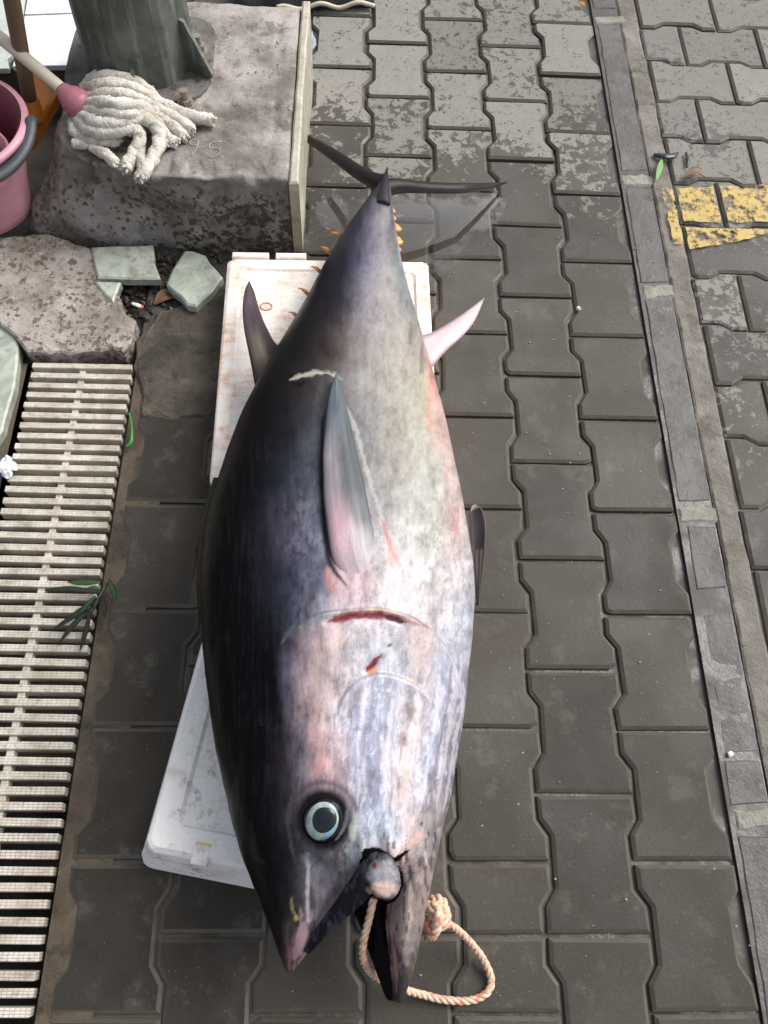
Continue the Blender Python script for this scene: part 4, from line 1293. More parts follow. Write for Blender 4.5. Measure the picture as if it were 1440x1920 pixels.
# --- colour of the skin, patch by patch, highlights of the blue band painted in. Coordinates are those of the reference view, read off once and stored with the vertices
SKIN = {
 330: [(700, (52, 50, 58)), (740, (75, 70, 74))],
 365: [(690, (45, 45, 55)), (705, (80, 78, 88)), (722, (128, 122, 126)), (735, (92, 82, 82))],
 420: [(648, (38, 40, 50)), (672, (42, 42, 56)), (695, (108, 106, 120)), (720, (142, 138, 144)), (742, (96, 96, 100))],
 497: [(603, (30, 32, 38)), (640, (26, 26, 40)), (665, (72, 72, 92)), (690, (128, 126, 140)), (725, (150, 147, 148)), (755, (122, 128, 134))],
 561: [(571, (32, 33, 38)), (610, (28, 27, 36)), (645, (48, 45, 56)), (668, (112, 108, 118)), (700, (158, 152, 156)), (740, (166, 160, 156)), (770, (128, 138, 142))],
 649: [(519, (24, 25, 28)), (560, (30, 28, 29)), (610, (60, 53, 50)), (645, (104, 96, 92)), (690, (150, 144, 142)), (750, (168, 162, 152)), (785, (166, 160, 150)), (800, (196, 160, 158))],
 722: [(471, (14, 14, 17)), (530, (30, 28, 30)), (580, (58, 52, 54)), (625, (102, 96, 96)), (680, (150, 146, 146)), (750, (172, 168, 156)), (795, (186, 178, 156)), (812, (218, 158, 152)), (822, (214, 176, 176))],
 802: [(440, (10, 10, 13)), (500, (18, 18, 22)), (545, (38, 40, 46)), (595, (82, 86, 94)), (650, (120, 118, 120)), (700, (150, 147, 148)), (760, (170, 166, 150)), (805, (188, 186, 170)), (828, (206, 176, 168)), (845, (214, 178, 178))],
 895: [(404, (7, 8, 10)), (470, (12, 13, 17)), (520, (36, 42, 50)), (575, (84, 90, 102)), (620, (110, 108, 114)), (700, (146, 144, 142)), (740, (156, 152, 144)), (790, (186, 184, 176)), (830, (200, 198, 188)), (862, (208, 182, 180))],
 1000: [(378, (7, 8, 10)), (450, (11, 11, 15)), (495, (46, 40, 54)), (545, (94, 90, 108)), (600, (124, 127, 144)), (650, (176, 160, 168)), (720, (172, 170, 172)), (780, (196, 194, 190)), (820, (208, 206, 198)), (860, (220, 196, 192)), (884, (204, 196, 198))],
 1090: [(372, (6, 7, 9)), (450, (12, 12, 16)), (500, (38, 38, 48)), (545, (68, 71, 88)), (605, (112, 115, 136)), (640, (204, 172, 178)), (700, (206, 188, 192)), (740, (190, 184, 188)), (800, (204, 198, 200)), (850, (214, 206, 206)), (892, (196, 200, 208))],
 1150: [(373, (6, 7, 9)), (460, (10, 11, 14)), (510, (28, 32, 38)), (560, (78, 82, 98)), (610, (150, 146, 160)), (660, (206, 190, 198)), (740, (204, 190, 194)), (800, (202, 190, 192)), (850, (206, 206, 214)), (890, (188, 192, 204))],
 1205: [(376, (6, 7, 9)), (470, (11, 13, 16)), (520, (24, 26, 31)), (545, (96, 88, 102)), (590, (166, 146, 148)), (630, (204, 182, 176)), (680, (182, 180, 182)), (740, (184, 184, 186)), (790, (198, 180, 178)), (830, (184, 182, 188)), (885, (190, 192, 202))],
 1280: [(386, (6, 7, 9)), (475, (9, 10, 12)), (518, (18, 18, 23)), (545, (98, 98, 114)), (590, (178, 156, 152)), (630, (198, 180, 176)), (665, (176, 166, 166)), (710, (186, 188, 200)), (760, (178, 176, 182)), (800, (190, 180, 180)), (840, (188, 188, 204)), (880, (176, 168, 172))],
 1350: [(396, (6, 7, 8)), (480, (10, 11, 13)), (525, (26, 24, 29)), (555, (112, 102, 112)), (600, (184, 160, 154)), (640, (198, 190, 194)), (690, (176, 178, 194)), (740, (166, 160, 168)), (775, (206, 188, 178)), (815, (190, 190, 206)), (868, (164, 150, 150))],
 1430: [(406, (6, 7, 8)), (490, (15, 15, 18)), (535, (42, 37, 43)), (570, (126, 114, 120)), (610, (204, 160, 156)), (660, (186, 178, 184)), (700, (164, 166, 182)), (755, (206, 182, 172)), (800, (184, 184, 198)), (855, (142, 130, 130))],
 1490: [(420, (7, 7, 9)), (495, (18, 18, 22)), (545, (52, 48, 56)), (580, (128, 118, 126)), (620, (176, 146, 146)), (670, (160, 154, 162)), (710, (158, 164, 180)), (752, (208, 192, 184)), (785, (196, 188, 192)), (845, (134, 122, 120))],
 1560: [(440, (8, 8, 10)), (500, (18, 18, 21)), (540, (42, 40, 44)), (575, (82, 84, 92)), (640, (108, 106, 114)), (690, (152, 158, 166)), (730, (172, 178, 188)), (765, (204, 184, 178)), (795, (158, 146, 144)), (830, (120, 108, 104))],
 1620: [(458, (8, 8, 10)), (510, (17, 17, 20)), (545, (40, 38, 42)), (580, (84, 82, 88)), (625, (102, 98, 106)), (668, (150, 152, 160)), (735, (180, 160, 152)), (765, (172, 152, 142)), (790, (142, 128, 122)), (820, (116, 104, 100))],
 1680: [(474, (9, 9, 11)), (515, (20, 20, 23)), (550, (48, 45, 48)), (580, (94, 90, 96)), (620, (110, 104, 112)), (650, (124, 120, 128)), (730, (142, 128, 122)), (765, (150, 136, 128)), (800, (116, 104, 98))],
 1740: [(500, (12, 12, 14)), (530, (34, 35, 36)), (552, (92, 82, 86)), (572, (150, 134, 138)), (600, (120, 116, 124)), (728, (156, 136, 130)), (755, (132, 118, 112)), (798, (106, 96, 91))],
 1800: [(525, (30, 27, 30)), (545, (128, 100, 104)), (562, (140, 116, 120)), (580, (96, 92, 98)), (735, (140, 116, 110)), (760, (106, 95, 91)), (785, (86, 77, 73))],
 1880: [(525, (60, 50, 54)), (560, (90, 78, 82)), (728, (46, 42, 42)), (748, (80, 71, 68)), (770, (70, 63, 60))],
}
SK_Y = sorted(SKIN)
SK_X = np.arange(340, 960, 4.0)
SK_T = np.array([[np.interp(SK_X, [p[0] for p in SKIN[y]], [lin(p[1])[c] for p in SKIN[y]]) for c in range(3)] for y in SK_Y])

def skin_colour(px, py):
    i = np.clip(np.interp(py, SK_Y, np.arange(len(SK_Y))), 0, len(SK_Y) - 1.001)
    i0 = i.astype(int)
    ft = (i - i0)
    ft = ft * ft * (3 - 2 * ft) * 0.5 + ft * 0.5
    j = np.clip((px - SK_X[0]) / 4.0, 0, len(SK_X) - 1.001)
    j0 = j.astype(int); fj = j - j0
    out = np.zeros((len(px), 3))
    for c in range(3):
        T = SK_T[:, c]
        a = T[i0, j0] * (1 - fj) + T[i0, j0 + 1] * fj
        b = T[i0 + 1, j0] * (1 - fj) + T[i0 + 1, j0 + 1] * fj
        out[:, c] = a * (1 - ft) + b * ft
    return out

def line_dist(px, py, pts):
    P = catmull([(x, y, 0) for x, y in pts], 6)[:, :2]
    d = np.full(len(px), 1e9)
    t = np.zeros(len(px)); side = np.zeros(len(px))
    n = len(P) - 1
    for i in range(n):
        a, b = P[i], P[i + 1]
        ab = b - a
        u = np.clip(((px - a[0]) * ab[0] + (py - a[1]) * ab[1]) / (ab @ ab + 1e-9), 0, 1)
        qx, qy = a[0] + u * ab[0], a[1] + u * ab[1]
        e = np.hypot(px - qx, py - qy)
        k = e < d
        d[k] = e[k]
        t[k] = ((i + u) / n)[k]
        side[k] = (ab[0] * (py - a[1]) - ab[1] * (px - a[0]))[k]
    return d, t, np.sign(side)

PX = to_px(FV)
px, py = PX[:, 0].copy(), PX[:, 1].copy()
wob = 9.0
wx = px + wob * (fbm(px / 30, py / 60, 3, 1) - .5) * 2 + 5 * (fbm(px / 7, py / 45, 3, 6) - .5) * 2
wy = py + 26 * (fbm(px / 25, py / 40, 3, 2) - .5) * 2
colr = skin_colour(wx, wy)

# raised edge of the gill cover and of the cheek plate, gill slit, jaw lines: real relief
def edge_step(pts, fall, h, inside_side, soft=5):
    d, t, s = line_dist(px, py, pts)
    ends = np.clip(t / 0.12, 0, 1) * np.clip((1 - t) / 0.12, 0, 1)
    sd = d * s * inside_side
    return h * np.clip((sd + soft) / (2 * soft), 0, 1) * np.exp(-np.maximum(sd, 0) / fall) * np.where((t > 0.001) & (t < 0.999), 1, 0) * ends
top = (nrm[:, 2] > -0.15)
OPER = [(528, 1206), (548, 1186), (575, 1164), (610, 1150), (650, 1145), (700, 1142), (745, 1150), (785, 1168), (812, 1190), (842, 1228), (858, 1275), (864, 1330), (858, 1390)]
PREO = [(628, 1345), (642, 1310), (660, 1284), (690, 1268), (720, 1264), (760, 1276), (795, 1298), (815, 1330), (824, 1375), (818, 1430)]
disp = np.zeros(len(FV))
disp += edge_step(OPER, 60, 0.0085, 1, 3.5) * top
disp += edge_step(PREO, 45, 0.0055, 1, 3.5) * top
def groove(pts, w, h):
    d, t, s = line_dist(px, py, pts)
    return -h * np.exp(-(d / w) ** 2) * top
SLIT = [(614, 1167), (640, 1160), (690, 1155), (725, 1157), (752, 1165)]
disp += groove(SLIT, 6, 0.006)
disp += groove([(688, 1258), (700, 1244), (712, 1232)], 5, 0.004)
disp += groove([(700, 1250), (690, 1300), (675, 1400), (660, 1480)], 7, 0.0012)
disp += groove([(822, 1400), (812, 1470), (800, 1530), (790, 1560)], 6, 0.002)
disp += groove([(577, 1610), (578, 1660), (577, 1725)], 4, 0.001)
disp += groove([(690, 1480), (700, 1540), (712, 1590)], 7, 0.0015)
disp += groove([(760, 1600), (775, 1700), (765, 1800)], 6, 0.0016)
disp += (fbm(px / 16, py / 70, 4, 11) - .5) * 0.0022 * (py > 1150) + (fbm(px / 60, py / 120, 3, 12) - .5) * 0.004
# shallow socket round the eye
de = np.hypot((px - 606) / 45, (py - 1538) / 50)
disp += 0.002 * np.exp(-((de - 1.25) / 0.2) ** 2) * top - 0.006 * np.exp(-(de / 0.85) ** 4) * top
FV = FV + nrm * disp[:, None]
me_f.vertices.foreach_set('co', FV.astype(np.float32).ravel())
me_f.update()

def paint(mask, c, k=1.0):
    global colr
    c = lin(c)
    a = np.clip(mask * k, 0, 1)[:, None]
    colr = colr * (1 - a) + c * a

def stroke(pts, w, c, k=1.0, rough=0.5, soft=0.45, taper=True, seed=0):
    d, t, s = line_dist(px, py, pts)
    ww = w * (1 + rough * 2 * (fbm(px / 9, py / 9, 3, seed + 20) - .5))
    if taper:
        ww = ww * np.clip(4 * t * (1 - t) + 0.25, 0, 1)
    ww = np.maximum(ww, 0.3)
    m_ = np.clip((ww - d) / (ww * soft + 1e-6), 0, 1)
    paint(m_ * top, c, k)

def blob(x, y, rx, ry, c, k=1.0, rough=0.8, soft=0.8, seed=0):
    d = np.hypot((px - x) / rx, (py - y) / ry)
    e = 1 + rough * 2 * (fbm(px / 12, py / 18, 4, seed + 40) - .5)
    m_ = np.clip((e - d) / soft, 0, 1)
    paint(m_ * top, c, k)

# long streaks and mottling of the flanks
qx = px + 10 * (fbm(px / 26, py / 40, 3, 71) - .5) * 2
qy = py + 30 * (fbm(px / 18, py / 30, 3, 72) - .5) * 2
sp1 = fbm(qx / 5.0, qy / 70.0, 4, 31)
sp2 = fbm(px / 14.0, py / 22.0, 4, 33)
sp3 = fbm(px / 4.5, py / 6.0, 3, 35)
bright = np.clip((colr.mean(1) - 0.02) / 0.25, 0, 1)
head_ = np.clip((py - 1180) / 120, 0, 1)
f_ = 1 + (sp1 - .5) * (0.28 + 0.42 * head_) + (sp2 - .5) * (0.6 + 0.5 * np.clip((px - 500) / 60, 0, 1) * np.clip((py - 850) / 150, 0, 1)) + (sp3 - .5) * 0.35
colr *= np.clip(f_, 0.3, 1.8)[:, None]
# black flecks over the blue band and on the breast
fleck = np.clip((fbm(px / 5, py / 13, 4, 51) - 0.60) / 0.06, 0, 1)
paint(fleck * np.clip(1 - np.abs(px - 560) / 90, 0, 1) * (py > 850) * (py < 1180) * top, (40, 38, 50), 0.5)
fl2 = np.clip((fbm(px / 4, py / 8, 4, 53) - 0.62) / 0.05, 0, 1)
paint(fl2 * (px > 640) * (py > 950) * (py < 1300) * top, (132, 126, 130), 0.4)
fl3 = np.clip((fbm(qx / 5, qy / 24, 4, 55) - 0.60) / 0.06, 0, 1)
paint(fl3 * (px > 560) * np.clip((py - 1240) / 60, 0, 1) * np.clip((1620 - py) / 90, 0, 1) * top, (128, 128, 142), 0.45)
fl4 = np.clip((fbm(qx / 6, qy / 30, 4, 57) - 0.58) / 0.10, 0, 1)
paint(fl4 * np.clip((px - 590) / 40, 0, 1) * np.clip((py - 1220) / 60, 0, 1) * np.clip((1640 - py) / 120, 0, 1) * top, (218, 218, 228), 0.6)
fl5 = np.clip((fbm(px / 6, py / 26, 4, 59) - 0.59) / 0.05, 0, 1)
paint(fl5 * (px > 540) * (py > 1560) * top, (62, 56, 58), 0.7)
fl6 = np.clip((fbm(px / 4, py / 50, 4, 61) - 0.58) / 0.05, 0, 1)
paint(fl6 * (px > 400) * (px < 560) * (py > 820) * (py < 1560) * top, (56, 58, 68), 0.22)
fl7 = np.clip((fbm(px / 7, py / 30, 4, 63) - 0.57) / 0.06, 0, 1)
paint(fl7 * np.clip((px - 690) / 40, 0, 1) * (py > 430) * (py < 700) * np.clip((px - np.interp(py, [430, 700], [715, 770])) / 15, 0, 1) * top, (112, 108, 104), 0.6)

# marks
stroke([(540, 712), (565, 704), (590, 699), (618, 701), (642, 712)], 6, (206, 200, 186), 0.8, 1.5, 0.9, seed=1)
stroke([(548, 716), (560, 722), (572, 712)], 5, (28, 28, 32), 0.8, 0.5, seed=2)
stroke([(640, 745), (665, 800), (690, 890), (716, 975), (736, 1035)], 5, (206, 206, 204), 0.5, 0.9, seed=3)
stroke([(716, 975), (724, 1000), (736, 1035), (748, 1060)], 7, (196, 100, 96), 0.7, 0.7, 0.8, seed=4)
stroke([(612, 1062), (618, 1090), (626, 1110)], 8, (206, 122, 108), 0.7, 0.6, 0.8, seed=5)
blob(735, 1040, 13, 24, (210, 140, 130), 0.6, seed=6)
stroke([(605, 780), (604, 860), (606, 950), (612, 1020), (622, 1062), (650, 1098)], 9, (14, 13, 18), 0.9, 0.3, soft=0.8, seed=7)  # shadow line along the pectoral fin, painted on the flank
blob(672, 1060, 20, 18, (210, 168, 150), 0.7, seed=8)
blob(668, 1062, 9, 10, (176, 130, 96), 0.6, seed=9)
for (x, y, a, b) in ((812, 700, 7, 40), (822, 740, 8, 36), (838, 900, 8, 30), (850, 975, 9, 40), (856, 1000, 7, 20), (800, 650, 6, 26), (806, 790, 10, 30)):
    blob(x, y, a, b, (208, 136, 128), 0.5, 1.1, 1.3, seed=int(x))
for (x, y, a, b, c) in ((760, 1110, 40, 30, (214, 196, 206)), (690, 1100, 34, 24, (216, 186, 194)), (560, 1290, 16, 60, (178, 150, 144)), (600, 1260, 22, 70, (198, 176, 170)), (556, 1230, 12, 30, (120, 108, 132)),
                        (780, 1240, 16, 50, (216, 184, 172)), (762, 1440, 14, 100, (226, 204, 192)), (600, 1440, 24, 18, (214, 146, 140)), (628, 1170, 20, 60, (216, 200, 196)), (766, 1330, 12, 28, (92, 86, 104)),
                        (590, 1370, 22, 60, (206, 164, 160)), (700, 1215, 60, 30, (186, 190, 194)), (820, 1250, 12, 60, (176, 176, 190)), (730, 1330, 30, 50, (170, 174, 190)), (620, 1330, 12, 46, (222, 196, 190))):
    blob(x, y, a, b, c, 0.6, 1.0, 1.2, seed=int(x + y))
stroke(OPER, 5, (92, 94, 104), 0.45, 1.3, 0.9, seed=11)
stroke(OPER[:5], 8, (134, 146, 160), 0.4, 1.4, 1.0, seed=12)
stroke([(620, 1162), (650, 1152), (700, 1146), (745, 1152), (780, 1168)], 5, (216, 186, 160), 0.8, 0.8, seed=13)
stroke(SLIT, 11, (138, 62, 74), 1.0, 0.8, 0.7, seed=14)
stroke([(722, 1158), (738, 1162), (756, 1168)], 7, (84, 26, 42), 0.9, 0.6, seed=15)
stroke([(752, 1166), (775, 1172), (798, 1180)], 3.5, (176, 90, 88), 0.7, 0.9, seed=16)
stroke([(798, 1180), (800, 1220), (796, 1270)], 3, (212, 160, 146), 0.4, 0.9, seed=17)
stroke([(686, 1258), (698, 1246), (712, 1230)], 7, (134, 40, 44), 0.95, 0.5, seed=18)
stroke([(724, 1214), (734, 1208)], 3, (84, 44, 56), 0.8, 0.5, seed=19)
stroke([(690, 1262), (700, 1258), (706, 1256)], 6, (228, 158, 100), 0.8, 0.5, seed=21)
stroke(PREO, 4, (106, 100, 112), 0.4, 1.6, 1.0, seed=22)
stroke([(x + 5, y + 7) for x, y in PREO], 6, (190, 190, 206), 0.35, 0.9, seed=23)
stroke([(726, 1264), (765, 1280), (798, 1300)], 4, (214, 190, 174), 0.45, 0.9, seed=24)
for i, x0 in enumerate((672, 684, 700, 716, 735)):
    stroke([(x0, 1285 + i * 4), (x0 - 5, 1350), (x0 - 10, 1440), (x0 - 14, 1510)], 5, [(156, 156, 178), (216, 218, 228), (134, 136, 156)][i % 3], 0.5, 1.3, seed=30 + i)
for i, x0 in enumerate((806, 824, 836, 850)):
    stroke([(x0 + 16, 1240), (x0 + 8, 1330), (x0 - 4, 1430), (x0 - 18, 1520)], 4, [(212, 214, 228), (126, 112, 116), (206, 196, 200)][i % 3], 0.6, 1.2, seed=40 + i)
# dark surround of the eye, streak under it, nostril, lips
paint(np.clip((1.36 - de) / 0.35, 0, 1) * top, (14, 13, 16), 0.95)
paint(np.exp(-((de - 1.42) / 0.16) ** 2) * (py < 1545) * top, (86, 70, 76), 0.8)
stroke([(650, 1490), (652, 1520), (646, 1550), (630, 1575)], 4, (150, 146, 152), 0.6, 0.6, seed=52)
stroke([(548, 1490), (540, 1540), (548, 1590), (556, 1620)], 5, (78, 84, 92), 0.6, 0.8, seed=53)
stroke([(578, 1600), (578, 1640), (577, 1690), (578, 1726)], 4.5, (170, 164, 162), 0.8, 0.7, 0.8, taper=False, seed=54)
blob(580, 1608, 14, 12, (112, 118, 126), 0.7, seed=55)
blob(555, 1722, 9, 22, (10, 10, 12), 0.95, 0.4, seed=56)
stroke([(546, 1684), (547, 1700), (554, 1722)], 4, (140, 140, 84), 0.8, 0.6, seed=57)
blob(556, 1722, 6, 7, (170, 160, 84), 0.9, 0.7, seed=58)
stroke([(571, 1730), (562, 1770), (552, 1800)], 12, (162, 130, 134), 0.7, 0.7, seed=59)
for (x, y, a, b) in ((662, 1562, 10, 20), (672, 1535, 9, 20), (650, 1595, 7, 8)):
    blob(x, y, a, b, (176, 184, 170), 0.75, seed=int(x))
stroke([(682, 1566), (683, 1592), (676, 1622), (662, 1655)], 4, (206, 212, 206), 0.8, 0.6, seed=60)
blob(630, 1610, 30, 22, (112, 94, 88), 0.5, 1.0, seed=61)
stroke([(470, 1540), (478, 1600), (496, 1622)], 7, (58, 50, 56), 0.6, 0.8, seed=62)
# mouth: dark lips and inside
stroke([(682, 1596), (700, 1592), (722, 1602), (738, 1612), (752, 1606), (768, 1594)], 6, (16, 9, 12), 1.0, 0.3, 0.3, seed=63)
stroke([(736, 1616), (750, 1636), (750, 1660), (738, 1684), (722, 1696)], 6, (14, 10, 14), 1.0, 0.3, 0.3, seed=64)
stroke([(765, 1588), (780, 1575), (795, 1556)], 8, (214, 172, 160), 0.6, 0.8, seed=65)
blob(792, 1545, 4, 5, (14, 10, 12), 1.0, 0.3, seed=66)
stroke([(730, 1700), (733, 1760), (741, 1820), (744, 1862)], 5, (196, 150, 142), 0.55, 0.9, seed=67)
blob(755, 1850, 16, 20, (68, 60, 60), 0.6, seed=68)
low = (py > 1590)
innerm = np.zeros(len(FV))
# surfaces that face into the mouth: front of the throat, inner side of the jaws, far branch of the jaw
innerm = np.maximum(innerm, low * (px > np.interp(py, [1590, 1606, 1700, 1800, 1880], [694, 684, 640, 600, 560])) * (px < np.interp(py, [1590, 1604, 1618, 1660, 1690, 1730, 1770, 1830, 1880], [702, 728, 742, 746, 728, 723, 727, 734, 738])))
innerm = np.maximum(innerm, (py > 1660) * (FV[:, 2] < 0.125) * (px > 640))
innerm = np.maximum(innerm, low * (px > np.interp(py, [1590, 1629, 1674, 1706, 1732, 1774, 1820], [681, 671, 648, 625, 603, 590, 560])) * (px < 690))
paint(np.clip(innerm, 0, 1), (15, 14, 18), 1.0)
# belly side underneath stays pale, back underneath stays dark
_l = colr.mean(1, keepdims=True)
colr = colr * 0.92 + _l * 0.08
_hd = np.clip((py - 1120) / 120, 0, 1)[:, None]
colr *= 1 + _hd * (np.array([[0.985, 1.0, 1.045]]) - 1)
colr *= (1 + 0.20 * np.exp(-((px - 715) / 110) ** 2) * np.clip((py - 1130) / 80, 0, 1) * np.clip((1600 - py) / 60, 0, 1))[:, None]  # pale shine over the middle of the head, put into the colour
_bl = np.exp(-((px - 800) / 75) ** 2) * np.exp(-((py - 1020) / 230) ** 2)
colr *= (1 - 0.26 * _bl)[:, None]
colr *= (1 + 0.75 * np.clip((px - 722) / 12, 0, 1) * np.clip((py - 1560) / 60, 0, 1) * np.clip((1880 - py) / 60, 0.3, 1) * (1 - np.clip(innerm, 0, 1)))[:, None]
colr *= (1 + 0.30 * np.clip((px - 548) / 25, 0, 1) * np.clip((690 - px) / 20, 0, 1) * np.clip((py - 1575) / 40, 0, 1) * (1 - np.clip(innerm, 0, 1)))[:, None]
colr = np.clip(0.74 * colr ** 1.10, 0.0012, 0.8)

def put_colour(me, c):
    a = me.color_attributes.new('skin', 'FLOAT_COLOR', 'POINT')
    if me is not me_f:
        c = 0.72 * np.asarray(c) ** 1.05
    a.data.foreach_set('color', np.c_[c, np.ones(len(c))].astype(np.float32).ravel())

def skin_mat(name, rough=0.34, coat=0.25, fine=1.0, bumpd=0.0007, sss=0.0):
    s = M(name)
    at_ = s.new('ShaderNodeAttribute', attribute_name='skin').outputs['Color']
    st = s.noise(1, 4, 0.65, vec=s.mapping(s.pos, (420, 45, 300)))
    gr = s.noise(520, 3, 0.7)
    v = s.math('ADD', s.math('MULTIPLY', st, 0.6), s.math('MULTIPLY', gr, 0.4))
    c = s.mix(0.6 * fine, at_, s.mix(v, (0.12, 0.12, 0.12, 1), (0.88, 0.88, 0.88, 1)), 'OVERLAY')
    r = s.math('ADD', rough - 0.08, s.math('MULTIPLY', s.noise(60, 4), 0.22))
    h = s.math('ADD', s.math('MULTIPLY', st, 0.7), s.math('MULTIPLY', s.voro(420), 0.4))
    bw = s.new('ShaderNodeRGBToBW'); s.put(bw.inputs[0], at_)
    wet = s.sstep(bw.outputs[0], 0.03, 0.22)
    return s.set(color=c, rough=r, spec=s.math('ADD', 0.07, s.math('MULTIPLY', wet, 0.33)), coat=s.math('ADD', coat, s.math('MULTIPLY', wet, 0.15)), coat_rough=0.22, normal=s.bump(h, bumpd, 0.55))
MAT_SKIN = skin_mat('tuna_skin', 0.34, 0.02)
MAT_FIN = skin_mat('tuna_fin', 0.42, 0.12, 1.0, 0.0008)
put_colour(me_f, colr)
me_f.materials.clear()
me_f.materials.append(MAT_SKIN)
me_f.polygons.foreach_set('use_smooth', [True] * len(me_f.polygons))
me_f.name = 'tuna_body'
tuna = empty('tuna', (-0.02, 0.6, 0.075))
tag(tuna, 'whole large tuna with open mouth lying on white foam boxes', 'fish')
body = bpy.data.objects.new('body', me_f)
COL.objects.link(body)
adopt(body, tuna)
BV = BVHTree.FromPolygons([Vector(v) for v in FV], [tuple(p.vertices) for p in me_f.polygons])

def on_body(x, y, lift=0.0):
    q = at(x, y, 0.0)
    d = Vector(q - CC).normalized()
    h = BV.ray_cast(Vector(CC), d)
    if h[0] is None:
        return None, None
    n = h[1]
    if n.dot(d) > 0: n = -n
    return np.array(h[0] + n * lift), np.array(n)

def plate(name, grid, thick, cfun, mat, parent=tuna):
    """grid[i][j]: world points of a fin (i along, j across); closed solid that thins towards its edges."""
    G_ = np.array(grid, float)
    ni, nj = G_.shape[:2]
    di = np.gradient(G_, axis=0); dj = np.gradient(G_, axis=1)
    N = np.cross(di, dj)
    N /= np.linalg.norm(N, axis=2)[:, :, None] + 1e-12
    N *= np.sign(N[:, :, 2:3].mean() + 1e-9)
    v_ = np.linspace(0, 1, nj)
    prof = (np.sin(math.pi * v_) ** 0.55)[None, :, None] * np.asarray(thick if np.ndim(thick) else np.full(ni, thick))[:, None, None] * 0.5
    top_, bot_ = G_ + N * (prof + 0.0004), G_ - N * (prof + 0.0004)
    V = np.concatenate([top_.reshape(-1, 3), bot_.reshape(-1, 3)])
    F = []
    o = ni * nj
    for i in range(ni - 1):
        for j in range(nj - 1):
            a = i * nj + j
            F.append((a, a + 1, a + nj + 1, a + nj)); F.append((o + a, o + a + nj, o + a + nj + 1, o + a + 1))
    for i in range(ni - 1):
        for j in (0, nj - 1):
            a = i * nj + j
            F.append((a, a + nj, o + a + nj, o + a))
    for j in range(nj - 1):
        for i in (0, ni - 1):
            a = i * nj + j
            F.append((a, a + 1, o + a + 1, o + a))
    ob = mesh_obj(name, V, F, mat, None, True)
    u = np.repeat(np.linspace(0, 1, ni), nj); w = np.tile(v_, ni)
    c = cfun(u, w)
    put_colour(ob.data, np.concatenate([c, c]))
    bm = bmesh.new(); bm.from_mesh(ob.data)
    bmesh.ops.recalc_face_normals(bm, faces=bm.faces)
    bm.to_mesh(ob.data); bm.free()
    adopt(ob, parent)
    return ob

def fin(name, left, right, zl, zr, thick, cfun, ni=28, nj=11, mat=None, lift=None):
    """left / right: outline from base to tip; zl / zr: heights at base and tip along either edge."""
    Lp, Rp = catmull([(x, y, 0) for x, y in left], 10)[:, :2], catmull([(x, y, 0) for x, y in right], 10)[:, :2]
    def rs(P):
        d = np.r_[0, np.cumsum(np.hypot(*np.diff(P, axis=0).T))]; d /= d[-1]
        t = np.linspace(0, 1, ni)
        return np.stack([np.interp(t, d, P[:, 0]), np.interp(t, d, P[:, 1])], -1)
    Lp, Rp = rs(Lp), rs(Rp)
    grid = []
    for i in range(ni):
        row = []
        for j in range(nj):
            t, w = i / (ni - 1), j / (nj - 1)
            q = Lp[i] * (1 - w) + Rp[i] * w
            if lift is not None:
                p_, n_ = on_body(q[0], q[1], lift(t, w))
                if p_ is None:
                    p_ = at(q[0], q[1], 0.3)
                row.append(p_)
            else:
                z = np.interp(t, np.linspace(0, 1, len(zl)), zl) * (1 - w) + np.interp(t, np.linspace(0, 1, len(zr)), zr) * w
                row.append(at(q[0], q[1], z))
        grid.append(row)
    return plate(name, grid, thick, cfun, mat or MAT_FIN)

def rays(u, w, n=14, seed=0, amt=0.35):
    return 1 + amt * 2 * (fbm(w * n, u * 2.0, 3, seed) - .5) + 0.3 * (fbm(u * 12, w * 6, 3, seed + 3) - .5)

def mixc(a, b, t):
    return lin(a)[None] * (1 - t[:, None]) + lin(b)[None] * t[:, None]

# pectoral fin, lying on the flank
def pect_c(u, w):
    # u 0 base -> 1 tip, w 0 left -> 1 right
    tip = mixc((108, 122, 134), (98, 106, 110), np.clip(w, 0, 1))
    midl = mixc((148, 142, 150), (98, 104, 108), np.clip((w - .3) / .3, 0, 1))
    base = mixc((192, 156, 166), (122, 124, 128), np.clip((w - .38) / .25, 0, 1))
    root = mixc((194, 176, 182), (176, 170, 172), w)
    kb = np.clip((u - .04) / .22, 0, 1)[:, None]
    base = base * kb + root * (1 - kb)
    a = np.clip((u - .62) / .2, 0, 1)[:, None]; b = np.clip((u - .22) / .22, 0, 1)[:, None]
    c = base * (1 - b) + midl * b
    c = c * (1 - a) + tip * a
    ed = np.exp(-(w / .06) ** 2) * np.clip((u - .1) / .2, 0, 1)
    c = c * (1 - .55 * ed[:, None]) + lin((60, 66, 76)) * .55 * ed[:, None]
    return np.clip(c * rays(u, w, 26, 5, 0.5)[:, None], 0.003, .8)
fin('pectoral_fin', [(652, 1098), (634, 1072), (621, 1040), (612, 980), (607, 920), (608, 850), (615, 775), (622, 735), (631, 716)],
    [(712, 1062), (702, 1010), (692, 960), (680, 900), (667, 845), (656, 795), (647, 755), (640, 730), (633, 717)],
    None, None, np.linspace(0.012, 0.004, 40), pect_c, 40, 15, lift=lambda t, w: (0.009 + 0.006 * t) * (0.10 + 0.90 * min(1, (1 - w) * 1.6 + 0.25)) * min(1, 0.15 + t * 3.0) - 0.010 * max(0.0, 1 - t / 0.26 - 0.15 * w))

